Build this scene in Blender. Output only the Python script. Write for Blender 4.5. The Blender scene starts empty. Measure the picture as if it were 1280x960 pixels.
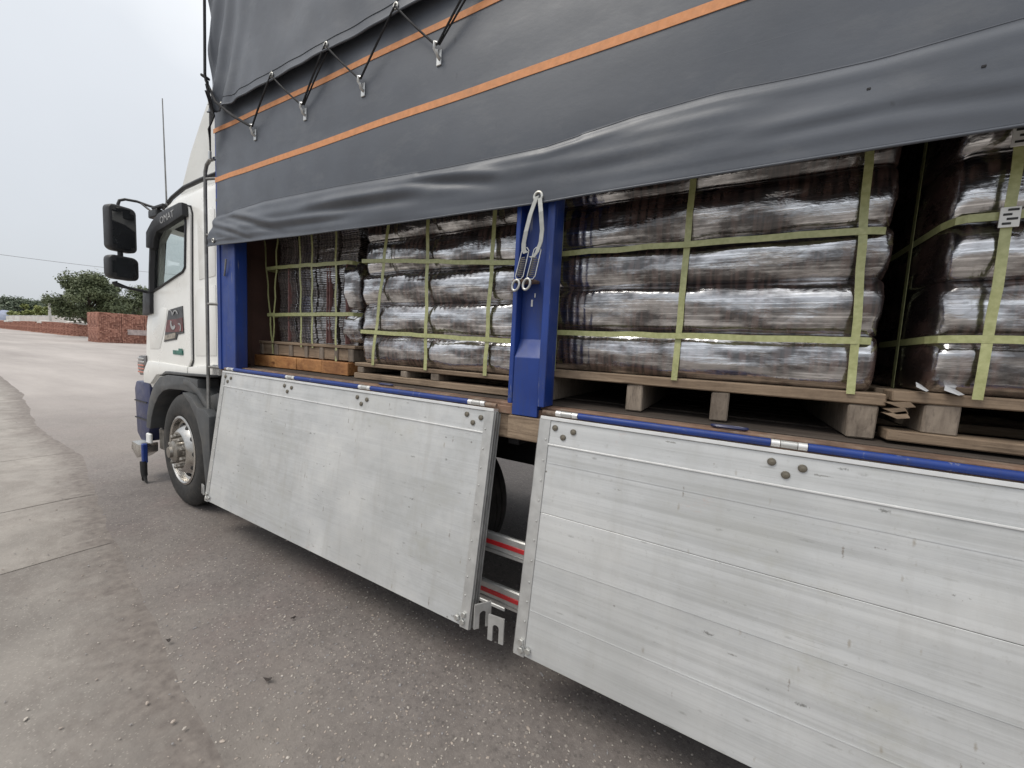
import bpy, bmesh, math, random
import numpy as np
from mathutils import Vector, Matrix, noise

random.seed(7)
S = bpy.context.scene
COL = S.collection
PI = math.pi

# ------------------------------------------------------------------ camera
cam_d = bpy.data.cameras.new("camera")
cam = bpy.data.objects.new("camera", cam_d)
COL.objects.link(cam)
cam_d.sensor_fit = 'HORIZONTAL'
cam_d.sensor_width = 36.0
cam_d.lens = 13.5
cam_d.clip_start = 0.05
cam_d.clip_end = 4000
FWD = Vector((-0.487189, 0.868919, -0.087334))
RGT = Vector((0.868821, 0.492374, 0.052136))
UPV = Vector((-0.088303, 0.050478, 0.994814))
m3 = Matrix((RGT, UPV, -FWD)).transposed()
cam.matrix_world = Matrix.Translation((0, -1.5, 1.53)) @ m3.to_4x4()
S.camera = cam

# ------------------------------------------------------------------ light
SUN_EL, SUN_AZ = math.radians(58), math.radians(215)     # azimuth clockwise from +Y
W = bpy.data.worlds.new("World")
S.world = W
W.use_nodes = True
nt = W.node_tree
nt.nodes.clear()
wo = nt.nodes.new('ShaderNodeOutputWorld')
sky = nt.nodes.new('ShaderNodeTexSky')
sky.sky_type = 'NISHITA'
sky.sun_disc = False
sky.sun_elevation = SUN_EL
sky.sun_rotation = SUN_AZ
sky.air_density = 1.0
sky.dust_density = 4.0
b1 = nt.nodes.new('ShaderNodeBackground')
b1.inputs['Strength'].default_value = 0.10
nt.links.new(sky.outputs[0], b1.inputs['Color'])
geo = nt.nodes.new('ShaderNodeTexCoord')
sep = nt.nodes.new('ShaderNodeSeparateXYZ')
nt.links.new(geo.outputs['Generated'], sep.inputs[0])
nz = nt.nodes.new('ShaderNodeTexNoise')
nz.inputs['Scale'].default_value = 2.2
nz.inputs['Detail'].default_value = 5
nt.links.new(geo.outputs['Generated'], nz.inputs['Vector'])
ramp = nt.nodes.new('ShaderNodeValToRGB')
ramp.color_ramp.elements[0].position = 0.0
ramp.color_ramp.elements[0].color = (0.60, 0.632, 0.672, 1)
ramp.color_ramp.elements[1].position = 1.0
ramp.color_ramp.elements[1].color = (1.62, 1.62, 1.60, 1)
e = ramp.color_ramp.elements.new(0.45)
e.color = (0.80, 0.835, 0.88, 1)
ad = nt.nodes.new('ShaderNodeMath'); ad.operation = 'MULTIPLY_ADD'
nt.links.new(nz.outputs['Fac'], ad.inputs[0])
ad.inputs[1].default_value = 0.36
ad.inputs[2].default_value = -0.18
ad2 = nt.nodes.new('ShaderNodeMath'); ad2.operation = 'ADD'
nt.links.new(ad.outputs[0], ad2.inputs[0])
nt.links.new(sep.outputs['Z'], ad2.inputs[1])
nt.links.new(ad2.outputs[0], ramp.inputs[0])
b2 = nt.nodes.new('ShaderNodeBackground')
b2.inputs['Strength'].default_value = 1.0
nt.links.new(ramp.outputs[0], b2.inputs['Color'])
mx = nt.nodes.new('ShaderNodeMixShader')
mx.inputs[0].default_value = 0.88
nt.links.new(b1.outputs[0], mx.inputs[1])
nt.links.new(b2.outputs[0], mx.inputs[2])
nt.links.new(mx.outputs[0], wo.inputs[0])

sun_d = bpy.data.lights.new("sun", 'SUN')
sun_d.energy = 1.5
sun_d.angle = math.radians(25)
sun_d.color = (1.0, 0.95, 0.87)
sun = bpy.data.objects.new("sun", sun_d)
COL.objects.link(sun)
sd = Vector((math.sin(SUN_AZ)*math.cos(SUN_EL), math.cos(SUN_AZ)*math.cos(SUN_EL), math.sin(SUN_EL)))
sun.rotation_euler = sd.to_track_quat('Z', 'Y').to_euler()
sun.location = (0, -20, 30)

S.view_settings.view_transform = 'Standard'
S.view_settings.look = 'None'
S.view_settings.exposure = 0.12
S.view_settings.gamma = 1.0
S.view_settings.use_curve_mapping = False
S.cycles.max_bounces = 8
S.cycles.transparent_max_bounces = 12

# ------------------------------------------------------------------ materials
class NT:
    def __init__(s, name):
        s.m = bpy.data.materials.new(name)
        s.m.use_nodes = True
        s.t = s.m.node_tree
        s.b = s.t.nodes['Principled BSDF']
        s.out = s.t.nodes['Material Output']
        s.tc = s.t.nodes.new('ShaderNodeTexCoord')
    def vec(s, scale=(1, 1, 1), rot=(0, 0, 0)):
        mp = s.t.nodes.new('ShaderNodeMapping')
        mp.inputs['Scale'].default_value = scale
        mp.inputs['Rotation'].default_value = rot
        s.t.links.new(s.tc.outputs['Object'], mp.inputs[0])
        return mp.outputs[0]
    def noise(s, scale, vec=None, detail=4, rough=0.55, dist=0.0):
        n = s.t.nodes.new('ShaderNodeTexNoise')
        n.inputs['Scale'].default_value = scale
        n.inputs['Detail'].default_value = detail
        n.inputs['Roughness'].default_value = rough
        n.inputs['Distortion'].default_value = dist
        s.t.links.new(vec if vec is not None else s.tc.outputs['Object'], n.inputs['Vector'])
        return n.outputs['Fac']
    def voro(s, scale, vec=None, out='Distance', feature='F1'):
        n = s.t.nodes.new('ShaderNodeTexVoronoi')
        n.feature = feature
        n.inputs['Scale'].default_value = scale
        s.t.links.new(vec if vec is not None else s.tc.outputs['Object'], n.inputs['Vector'])
        return n
    def rng(s, v, a, b, c=0.0, d=1.0):
        n = s.t.nodes.new('ShaderNodeMapRange')
        n.inputs[1].default_value = a; n.inputs[2].default_value = b
        n.inputs[3].default_value = c; n.inputs[4].default_value = d
        s.t.links.new(v, n.inputs[0])
        return n.outputs[0]
    def math(s, op, a, b=None):
        n = s.t.nodes.new('ShaderNodeMath'); n.operation = op
        for i, v in enumerate((a, b)):
            if v is None: continue
            if isinstance(v, (int, float)): n.inputs[i].default_value = v
            else: s.t.links.new(v, n.inputs[i])
        return n.outputs[0]
    def mix(s, f, a, b):
        n = s.t.nodes.new('ShaderNodeMix'); n.data_type = 'RGBA'
        if isinstance(f, (int, float)): n.inputs[0].default_value = f
        else: s.t.links.new(f, n.inputs[0])
        for i, v in ((6, a), (7, b)):
            if isinstance(v, tuple): n.inputs[i].default_value = v if len(v) == 4 else v + (1,)
            else: s.t.links.new(v, n.inputs[i])
        return n.outputs[2]
    def col(s, v): s.put('Base Color', v)
    def put(s, k, v):
        i = s.b.inputs[k]
        if isinstance(v, tuple): i.default_value = v if len(v) == 4 else v + (1,)
        elif isinstance(v, (int, float)): i.default_value = v
        else: s.t.links.new(v, i)
    def bump(s, h, strength=0.3, dist=0.01):
        n = s.t.nodes.new('ShaderNodeBump')
        n.inputs['Strength'].default_value = strength
        n.inputs['Distance'].default_value = dist
        s.t.links.new(h, n.inputs['Height'])
        s.t.links.new(n.outputs[0], s.b.inputs['Normal'])
        return n
    def rand(s):
        n = s.t.nodes.new('ShaderNodeObjectInfo')
        return n.outputs['Random']

def plain(name, c, rough=0.5, metal=0.0, var=0.15, scale=8.0, bump=0.0, rvar=0.1, coat=0.0, dirt=None, dirt_amt=0.5, dscale=5.0):
    n = NT(name)
    f = n.noise(scale, detail=5)
    lo = tuple(x*(1-var) for x in c); hi = tuple(min(1, x*(1+var)) for x in c)
    cc = n.mix(n.rng(f, .3, .7), lo, hi)
    if dirt is not None:
        d = n.rng(n.noise(dscale, detail=8, rough=.7), .48, .75, 0, dirt_amt)
        cc = n.mix(d, cc, dirt)
    n.col(cc)
    n.put('Roughness', n.rng(n.noise(scale*2.3), .25, .75, max(.02, rough-rvar), min(1, rough+rvar)))
    n.put('Metallic', metal)
    if coat: n.put('Coat Weight', coat); n.put('Coat Roughness', .12)
    if bump: n.bump(n.noise(scale*6, detail=6), bump, .004)
    return n.m

M = {}
M['cab_white'] = plain('cab_white_paint', (.83, .825, .79), .32, var=.03, scale=3, coat=.3, dirt=(.45, .42, .36), dirt_amt=.3, dscale=3)
M['fairing'] = plain('fairing_white', (.66, .66, .63), .45, var=.05, scale=2, dirt=(.42, .40, .36), dirt_amt=.35, dscale=2.5)
M['black_plastic'] = plain('black_plastic', (.014, .014, .016), .48, var=.25, scale=9)
M['grey_plastic'] = plain('fender_plastic', (.062, .065, .068), .5, var=.2, scale=7, dirt=(.16, .145, .125), dirt_amt=.4)
M['rubber'] = plain('tyre_rubber', (.019, .0185, .018), .72, var=.3, scale=11, bump=.3, dirt=(.10, .085, .07), dirt_amt=.45, dscale=7)
M['chrome'] = plain('polished_wheel_metal', (.56, .545, .52), .28, metal=1.0, var=.12, scale=14, rvar=.12, dirt=(.22, .19, .15), dirt_amt=.6, dscale=9)
M['hubmetal'] = plain('grimy_hub_metal', (.30, .28, .25), .42, metal=.8, var=.3, scale=18, rvar=.2, dirt=(.10, .08, .06), dirt_amt=.8, dscale=14)
M['steel'] = plain('galvanised_steel', (.55, .55, .54), .38, metal=.85, var=.15, scale=22, rvar=.12)
M['pipe'] = plain('dull_pipe_steel', (.24, .235, .225), .42, metal=.7, var=.25, scale=16, rvar=.1)
M['navy'] = plain('navy_bumper_paint', (.012, .02, .085), .4, var=.2, scale=6, coat=.15, dirt=(.1, .09, .09), dirt_amt=.35)
def m_blue():
    n = NT('chipped_blue_paint')
    c = n.mix(n.rng(n.noise(4, detail=6), .3, .7), (.007, .031, .180), (.011, .046, .245))
    c = n.mix(n.rng(n.noise(1.0, n.vec((16, 16, 2.2)), detail=7, rough=.7), .50, .75, 0, .65), c, (.035, .045, .095))
    c = n.mix(n.rng(n.noise(9, detail=9, rough=.8), .60, .68, 0, .75), c, (.085, .10, .16))
    ch = n.noise(14, detail=10, rough=.85)
    c = n.mix(n.rng(ch, .655, .675, 0, 1), c, (.10, .05, .032))
    c = n.mix(n.rng(n.noise(1.0, n.vec((60, 60, 5)), detail=5), .66, .72, 0, .7), c, (.20, .21, .24))
    n.col(c)
    n.put('Roughness', n.rng(n.noise(7, detail=6), .3, .7, .36, .6))
    n.bump(n.math('ADD', n.math('MULTIPLY', n.rng(ch, .65, .68), -.6), n.noise(25, detail=4)), .25, .003)
    return n.m
M['blue'] = m_blue()
M['darkchassis'] = plain('chassis_black', (.012, .012, .013), .6, var=.3, scale=6, dirt=(.05, .045, .04), dirt_amt=.5)
M['rope'] = plain('black_rope', (.018, .018, .020), .8, var=.3, scale=60, bump=.5)
M['bolt'] = plain('dark_bolt', (.14, .125, .10), .5, metal=.6, var=.5, scale=40)
M['boltlight'] = plain('zinc_bolt', (.52, .52, .50), .38, metal=.8, var=.2, scale=40)
M['rust'] = plain('rusty_edge', (.165, .100, .068), .8, var=.45, scale=9, bump=.4, dirt=(.27, .225, .18), dirt_amt=.9, dscale=12)
M['stone_a'] = plain('pale_pebble', (.40, .365, .325), .8, var=.25, scale=30)
M['stone_b'] = plain('tan_pebble', (.34, .29, .25), .8, var=.3, scale=30)
M['stone_c'] = plain('grey_pebble', (.22, .21, .21), .8, var=.3, scale=30)
M['leafdry'] = plain('dark_dry_leaf', (.035, .026, .022), .7, var=.4, scale=40)
M['bulkhead'] = plain('rusty_brown_bulkhead', (.085, .045, .035), .7, var=.3, scale=4, bump=.2)
M['webbing_orange'] = plain('orange_webbing', (.62, .27, .115), .7, var=.12, scale=40, dirt=(.40, .22, .13), dirt_amt=.5, dscale=6)
M['webbing_grey'] = plain('grey_webbing', (.42, .43, .41), .7, var=.12, scale=50)
M['brass'] = plain('galvanised_eyelet', (.55, .54, .50), .35, metal=.85, var=.15, scale=50)
M['red_refl'] = plain('red_reflector', (.50, .025, .03), .35, var=.15, scale=20)
M['white_film'] = plain('white_film_scrap', (.50, .51, .53), .35, var=.1, scale=12)
M['label_white'] = plain('white_label', (.75, .75, .73), .6, var=.05, scale=30)
M['label_ink'] = plain('black_label_ink', (.03, .03, .03), .6, var=.2, scale=30)
M['amber'] = plain('amber_lens', (.45, .10, .04), .2, var=.2, scale=15, coat=.5)
M['lens'] = plain('dark_clear_lens', (.14, .13, .13), .12, metal=.4, var=.5, scale=25)
M['decal_red'] = plain('decal_red', (.11, .020, .020), .35, var=.6, scale=12)
M['decal_grey'] = plain('decal_grey', (.26, .23, .19), .4, var=.6, scale=22)
M['decal_black'] = plain('decal_black', (.03, .03, .032), .35, var=.6, scale=16)
M['decal_silver'] = plain('decal_silver', (.34, .34, .34), .35, var=.2, scale=16)
M['decal_dim'] = plain('faded_lettering', (.30, .30, .30), .5, var=.5, scale=30)
M['badge'] = plain('green_badge', (.03, .14, .11), .4, var=.4, scale=25)
M['interior'] = plain('cab_interior', (.10, .10, .105), .8, var=.2, scale=4)
M['wirecol'] = plain('wire_grey', (.22, .22, .23), .7, var=.1, scale=2)
M['polecol'] = plain('concrete_pole', (.48, .47, .44), .8, var=.1, scale=2)
M['bark'] = plain('bark', (.085, .065, .05), .9, var=.3, scale=2, bump=.5)
M['hazy_plastic'] = plain('hazy_plastic_sheet', (.42, .35, .33), .45, var=.35, scale=2.5)
M['wallwhite'] = plain('weathered_white_wall', (.56, .55, .52), .85, var=.1, scale=.35, dirt=(.36, .34, .31), dirt_amt=.6, dscale=.3)
M['bluetarp'] = plain('blue_grey_tarp', (.22, .25, .34), .6, var=.15, scale=.8)

def m_alu(name, band, blotch, seed):
    n = NT(name)
    mp = n.t.nodes.new('ShaderNodeMapping'); mp.inputs['Location'].default_value = (seed*3.7, seed*1.3, seed*2.1)
    n.t.links.new(n.tc.outputs['Object'], mp.inputs[0])
    base = mp.outputs[0]
    def vec(sc, rot=(0, 0, 0)):
        m2 = n.t.nodes.new('ShaderNodeMapping'); m2.inputs['Scale'].default_value = sc; m2.inputs['Rotation'].default_value = rot
        n.t.links.new(base, m2.inputs[0]); return m2.outputs[0]
    brush = n.noise(1.0, vec((1.0, 110, 110)), detail=5, rough=.65)
    bands = n.noise(1.0, vec((.30, 30, 30)), detail=6, rough=.7)
    big = n.noise(1.0, vec((1.7, 2.6, 2.6)), detail=7, rough=.68)
    vert = n.noise(1.0, vec((17, 2.2, 2.2)), detail=6, rough=.65)
    c = n.mix(n.rng(brush, .3, .7), (.465, .476, .482), (.570, .581, .585))
    c = n.mix(n.rng(bands, .38, .66, 0, band), c, (.65, .66, .665))
    c = n.mix(n.rng(bands, .56, .34, 0, band*.8), c, (.40, .405, .40))
    c = n.mix(n.rng(big, .45, .68, 0, blotch), c, (.68, .68, .665))
    c = n.mix(n.rng(big, .48, .30, 0, blotch*.8), c, (.43, .43, .40))
    c = n.mix(n.rng(vert, .52, .74, 0, blotch*.55), c, (.42, .415, .39))
    st = n.noise(1.0, vec((2.3, 3, 3)), detail=8, rough=.72)
    c = n.mix(n.rng(st, .58, .74, 0, .5), c, (.42, .41, .34))
    gr = n.noise(1.0, vec((60, 60, 60)), detail=4, rough=.7)
    c = n.mix(n.rng(gr, .60, .78, 0, .45), c, (.33, .325, .30))
    # dark scuffs, some upright, some slanting
    for (sc, rot, r0, r1, am, cl, nsc) in (((4.2, 13, 13), (0, .5, 0), .03, .07, .8, (.16, .16, .15), 90), ((19, 3, 3.2), (0, -.15, 0), .02, .06, .75, (.22, .19, .16), 90), ((2.4, 19, 19), (0, .22, 0), .015, .05, .7, (.2, .195, .18), 60), ((9, 14, 14), (0, -.6, 0), .02, .055, .8, (.14, .125, .11), 80)):
        v = n.voro(1.0, vec(sc, rot))
        sm = n.math('ADD', v.outputs['Distance'], n.rng(n.noise(nsc, detail=5, rough=.75), 0, 1, -.16, .16))
        c = n.mix(n.rng(sm, r0, r1, am, 0), c, cl)
    for (sc4, th, cl4) in (((13, 34, 34), .05, (.24, .24, .23)), ((34, 12, 12), .04, (.30, .26, .20)), ((7, 46, 46), .06, (.30, .30, .29))):
        v = n.voro(1.0, vec(sc4, (0, .3, 0)))
        rs4 = n.t.nodes.new('ShaderNodeSeparateColor'); n.t.links.new(v.outputs['Color'], rs4.inputs[0])
        k4 = n.math('MULTIPLY', n.rng(n.math('ADD', v.outputs['Distance'], n.rng(n.noise(120, detail=3), 0, 1, -.12, .12)), th, th+.14, .62, 0), n.rng(rs4.outputs[0], .86, .90))
        c = n.mix(k4, c, cl4)
    sc = n.noise(1.0, vec((1.6, 70, 70), (0, .14, 0)), detail=6, rough=.75, dist=.8)
    c = n.mix(n.rng(sc, .64, .74, 0, .55), c, (.33, .33, .32))
    sc2 = n.noise(1.0, vec((2.2, 55, 55), (0, -.5, 0)), detail=6, rough=.75, dist=1.2)
    c = n.mix(n.rng(sc2, .67, .75, 0, .5), c, (.78, .78, .77))
    rd = n.noise(1.0, vec((2.5, 5, 5)), detail=9, rough=.85)
    c = n.mix(n.rng(rd, .62, .70, 0, .35), c, (.55, .34, .28))
    lg = n.noise(1.0, vec((.9, 1.1, 1.1)), detail=5, rough=.6)
    c = n.mix(n.rng(lg, .50, .68, 0, .45), c, (.40, .405, .395))
    for (sc3, rt, am) in (((3.2, 150, 150), (0, .35, 0), .5), ((4.0, 130, 130), (0, -.9, 0), .4), ((3.0, 120, 120), (0, 1.35, 0), .4)):
        q = n.noise(1.0, vec(sc3, rt), detail=3, rough=.6, dist=.3)
        c = n.mix(n.math('MULTIPLY', n.rng(q, .70, .75, 0, am), n.rng(n.noise(3.1, detail=3), .48, .6)), c, (.30, .30, .29))
    n.col(c)
    n.put('Metallic', .30)
    n.put('Roughness', n.rng(n.noise(5, detail=6), .3, .7, .34, .56))
    h = n.math('ADD', n.math('MULTIPLY', brush, .3), n.math('MULTIPLY', n.noise(2.6, detail=4), 2.2))
    h = n.math('ADD', h, n.math('MULTIPLY', bands, .6))
    n.bump(h, .25, .004)
    return n.m
M['alu'] = m_alu('worn_blotchy_aluminium', .22, .80, 0)
M['alu_streak'] = m_alu('streaky_extruded_aluminium', .58, .50, 5)
M['alu_frame'] = plain('aluminium_frame', (.50, .50, .49), .42, metal=.5, var=.15, scale=14, rvar=.1, dirt=(.33, .32, .29), dirt_amt=.4, dscale=9)
M['alu_bright'] = plain('aluminium_bead', (.74, .74, .73), .35, metal=.5, var=.08, scale=14)
M['alu_channel'] = plain('aluminium_channel_side', (.33, .33, .325), .5, metal=.5, var=.25, scale=12, dirt=(.14, .14, .13), dirt_amt=.5)
M['alu_dark'] = plain('aluminium_channel', (.26, .26, .255), .5, metal=.5, var=.2, scale=12)

def m_tarp():
    n = NT('charcoal_pvc_tarpaulin')
    f = n.noise(1.3, detail=7, rough=.65)
    c = n.mix(n.rng(f, .3, .72), (.060, .068, .084), (.092, .102, .122))
    dust = n.noise(2.0, n.vec((1, 1, 2.6), (0, .35, 0)), detail=8, rough=.75)
    c = n.mix(n.rng(dust, .52, .8, 0, .4), c, (.20, .205, .21))
    spk = n.voro(9.0, n.vec((1, 1, .35)))
    c = n.mix(n.rng(n.math('ADD', spk.outputs['Distance'], n.rng(n.noise(40), 0, 1, -.1, .1)), .03, .07, .5, 0), c, (.035, .037, .042))
    n.col(c)
    n.put('Roughness', n.rng(n.noise(6, detail=6), .3, .7, .36, .52))
    n.put('Specular IOR Level', .58)
    wv = n.noise(420, detail=1)
    h = n.math('ADD', n.math('MULTIPLY', wv, .12), n.math('MULTIPLY', n.noise(7, n.vec((1, 1, 1.8)), detail=6, rough=.6), 1.0))
    n.bump(h, .25, .004)
    return n.m
M['tarp'] = m_tarp()

def m_film(name, base_lo, base_hi, gl=1.0, hazy=1.0):
    """stretch film: brown tiles showing through, many thin glossy film layers pulled along X on top"""
    n = NT(name); t = n.t
    st = n.noise(1.0, n.vec((1.6, 34, 95), (0, .05, 0)), detail=6, rough=.68, dist=.6)
    st2 = n.noise(1.0, n.vec((3.0, 60, 230), (0, -.06, 0)), detail=4, rough=.7)
    patch = n.noise(1.0, n.vec((5, 5, 13)), detail=5, rough=.6)
    rib = n.noise(1.0, n.vec((38, 2, 5)), detail=2)
    wv = t.nodes.new('ShaderNodeTexWave'); wv.wave_type = 'BANDS'; wv.bands_direction = 'X'
    wv.inputs['Scale'].default_value = 9.2; wv.inputs['Distortion'].default_value = 2.5; wv.inputs['Detail Scale'].default_value = .8
    t.links.new(n.tc.outputs['Object'], wv.inputs['Vector'])
    c = n.mix(n.rng(rib, .42, .60), base_lo, base_hi)
    c = n.mix(n.rng(wv.outputs['Fac'], .0, .30, .85, 0), c, (.008, .006, .006))
    s = n.math('MAXIMUM', n.rng(st, .50, .70), n.rng(st2, .58, .72, 0, .8))
    s = n.math('MULTIPLY', s, n.rng(patch, .38, .56, .12, 1.0))
    c = n.mix(n.math('MULTIPLY', s, .10*hazy), c, (.50, .50, .52))
    n.col(c)
    n.put('Roughness', .45)
    wr = n.noise(1.0, n.vec((6, 30, 50), (0, .12, 0)), detail=6, rough=.6, dist=1.2)
    h = n.math('ADD', n.math('MULTIPLY', st, .14), n.math('MULTIPLY', wr, .22))
    h = n.math('ADD', h, n.math('MULTIPLY', n.noise(11, n.vec((1, 1, 1.6)), detail=5, rough=.55, dist=1.4), .75))
    bp = n.bump(h, .26, .010)
    g = t.nodes.new('ShaderNodeBsdfGlossy')
    g.inputs['Color'].default_value = (.97, .97, .985, 1)
    t.links.new(n.rng(n.noise(9, detail=5), .3, .7, .06, .16), g.inputs['Roughness'])
    t.links.new(bp.outputs[0], g.inputs['Normal'])
    ms = t.nodes.new('ShaderNodeMixShader')
    f = n.math('ADD', n.math('MULTIPLY', s, .72*gl), n.rng(patch, .42, .60, .08*gl, .48*gl))
    t.links.new(f, ms.inputs[0]); t.links.new(n.b.outputs[0], ms.inputs[1]); t.links.new(g.outputs[0], ms.inputs[2])
    t.links.new(ms.outputs[0], n.out.inputs[0])
    return n.m
M['film'] = m_film('stretch_film_over_dark_tiles', (.018, .011, .010), (.088, .052, .044))
M['film_grey'] = m_film('stretch_film_over_grey_tiles', (.105, .092, .088), (.21, .18, .17), .72, .6)
M['tile_red'] = plain('red_tile_edge', (.22, .11, .10), .5, var=.3, scale=30)

def m_strap():
    n = NT('olive_plastic_strap')
    f = n.noise(1.0, n.vec((60, 60, 60)), detail=3)
    n.col(n.mix(n.rng(f, .3, .7), (.33, .345, .15), (.46, .47, .235)))
    n.put('Roughness', .30)
    n.bump(n.noise(220, detail=1), .25, .002)
    return n.m
M['strap'] = m_strap()

def m_wood(name, lo, hi, dark, rough=.8, grain=(2, 40, 40)):
    n = NT(name)
    v = n.vec(grain)
    g = n.noise(1.0, v, detail=6, rough=.65, dist=.8)
    c = n.mix(n.rng(g, .3, .7), lo, hi)
    c = n.mix(n.rng(n.noise(3.2, detail=7, rough=.7), .48, .72, 0, .8), c, dark)
    kn = n.voro(7.0, n.vec((.5, 1.6, 1.6)))
    c = n.mix(n.rng(n.math('ADD', kn.outputs['Distance'], n.rng(n.noise(30), 0, 1, -.08, .08)), .06, .13, .8, 0), c, dark)
    c = n.mix(n.rng(n.noise(1.0, n.vec(tuple(q*3 for q in grain)), detail=3), .55, .7, 0, .5), c, dark)
    r = n.rand()
    c = n.mix(n.rng(r, 0, 1, 0, .35), c, dark)
    n.col(c)
    n.put('Roughness', rough)
    n.bump(n.math('ADD', g, n.math('MULTIPLY', n.noise(60, detail=4), .4)), .7, .005)
    return n.m
M['wood_grey'] = m_wood('weathered_pallet_wood', (.20, .140, .092), (.39, .295, .205), (.088, .060, .040))
M['wood_end'] = m_wood('pallet_stringer_wood', (.17, .135, .105), (.32, .265, .21), (.075, .058, .045), grain=(30, 30, 8))
M['wood_orange'] = m_wood('fresh_orange_timber', (.28, .105, .03), (.66, .34, .13), (.15, .055, .02), .6, grain=(6, 30, 14))
M['wood_deck'] = m_wood('shade_darkened_deck_wood', (.045, .034, .027), (.085, .066, .052), (.025, .02, .017))  # deck wood darkened so its colour carries the deep shade under the pallets

def m_glass():
    n = NT('cab_window_glass')
    t = n.t
    tr = t.nodes.new('ShaderNodeBsdfTransparent'); tr.inputs[0].default_value = (.965, .99, .98, 1)
    gl = t.nodes.new('ShaderNodeBsdfGlossy'); gl.inputs['Roughness'].default_value = .03
    lw = t.nodes.new('ShaderNodeLayerWeight'); lw.inputs[0].default_value = .5
    fr = n.math('MULTIPLY', n.math('POWER', lw.outputs['Facing'], 4.0), .55)
    ms = t.nodes.new('ShaderNodeMixShader')
    f = n.math('ADD', fr, n.rng(n.noise(3), 0, 1, .03, .06))
    t.links.new(f, ms.inputs[0]); t.links.new(tr.outputs[0], ms.inputs[1]); t.links.new(gl.outputs[0], ms.inputs[2])
    t.links.new(ms.outputs[0], n.out.inputs[0])
    return n.m
M['glass'] = m_glass()

def m_mirror():
    n = NT('dark_reflection_mirror_glass')
    n.col(n.mix(n.rng(n.noise(6), .3, .7), (.012, .013, .015), (.022, .024, .026)))  # near-black colour stands in for the dark cab side reflected in the mirror
    n.put('Roughness', .05)
    n.put('Specular IOR Level', .75)
    return n.m
M['mirror'] = m_mirror()

def m_asphalt():
    n = NT('worn_asphalt')
    big = n.noise(.35, detail=6, rough=.6)
    mid = n.noise(3.0, detail=7, rough=.65)
    fine = n.noise(140, detail=3)
    c = n.mix(n.rng(mid, .3, .7), (.116, .101, .096), (.186, .165, .155))
    c = n.mix(n.rng(n.noise(1.1, detail=6, rough=.65), .48, .7, 0, .55), c, (.172, .128, .120))
    c = n.mix(n.rng(big, .4, .7, 0, .6), c, (.205, .181, .157))
    # aggregate showing in the surface
    v = n.voro(52)
    rsep = n.t.nodes.new('ShaderNodeSeparateColor'); n.t.links.new(v.outputs['Color'], rsep.inputs[0])
    peb = n.math('MULTIPLY', n.rng(v.outputs['Distance'], .28, .42, 1, 0), n.rng(rsep.outputs[0], .80, .84))
    pc = n.mix(rsep.outputs[1], (.22, .19, .17), (.36, .33, .295))
    c = n.mix(n.math('MULTIPLY', peb, .78), c, pc)
    drk = n.math('MULTIPLY', n.rng(v.outputs['Distance'], .25, .45, 1, 0), n.rng(rsep.outputs[2], .78, .82))
    c = n.mix(n.math('MULTIPLY', drk, .4), c, (.06, .054, .052))
    v2 = n.voro(190)
    rs2 = n.t.nodes.new('ShaderNodeSeparateColor'); n.t.links.new(v2.outputs['Color'], rs2.inputs[0])
    p2 = n.math('MULTIPLY', n.rng(v2.outputs['Distance'], .25, .45, 1, 0), n.rng(rs2.outputs[0], .72, .76))
    c = n.mix(n.math('MULTIPLY', p2, .38), c, (.33, .30, .27))
    vc = n.voro(9.0)
    fl = n.noise(30, detail=6, rough=.75)
    c = n.mix(n.rng(fl, .50, .68, 0, .5), c, (.085, .074, .069))
    c = n.mix(n.rng(fl, .48, .34, 0, .4), c, (.25, .222, .20))
    oil = n.noise(1.6, detail=7, rough=.7)
    c = n.mix(n.rng(oil, .60, .72, 0, .55), c, (.075, .066, .062))
    # pale dust lies over the open yard ahead of the truck
    sx = n.t.nodes.new('ShaderNodeSeparateXYZ'); n.t.links.new(n.tc.outputs['Object'], sx.inputs[0])
    dx = n.math('ADD', sx.outputs[0], n.rng(n.noise(.5, detail=5), 0, 1, -3, 3))
    dust = n.rng(dx, -4.5, -16, 0, .82)
    dc = n.mix(n.rng(n.noise(.22, n.vec((.35, 1.6, 1)), detail=7, rough=.65), .35, .65), (.29, .262, .245), (.45, .41, .385))
    verge = n.math('ADD', sx.outputs[1], n.rng(n.noise(1.7, detail=8, rough=.7), 0, 1, -.55, .55))
    c = n.mix(n.rng(verge, -.35, -.95, 0, .75), c, n.mix(n.rng(n.noise(4, detail=8, rough=.7), .35, .65), (.16, .142, .127), (.25, .225, .20)))
    c = n.mix(dust, c, dc)
    n.col(c)
    n.put('Roughness', n.rng(fine, .3, .7, .72, .92))
    h = n.math('ADD', n.math('MULTIPLY', peb, .8), n.math('MULTIPLY', fine, .5))
    h = n.math('ADD', h, n.math('MULTIPLY', n.noise(18, detail=4), .9))
    n.bump(h, .55, .006)
    return n.m
M['asphalt'] = m_asphalt()

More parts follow.
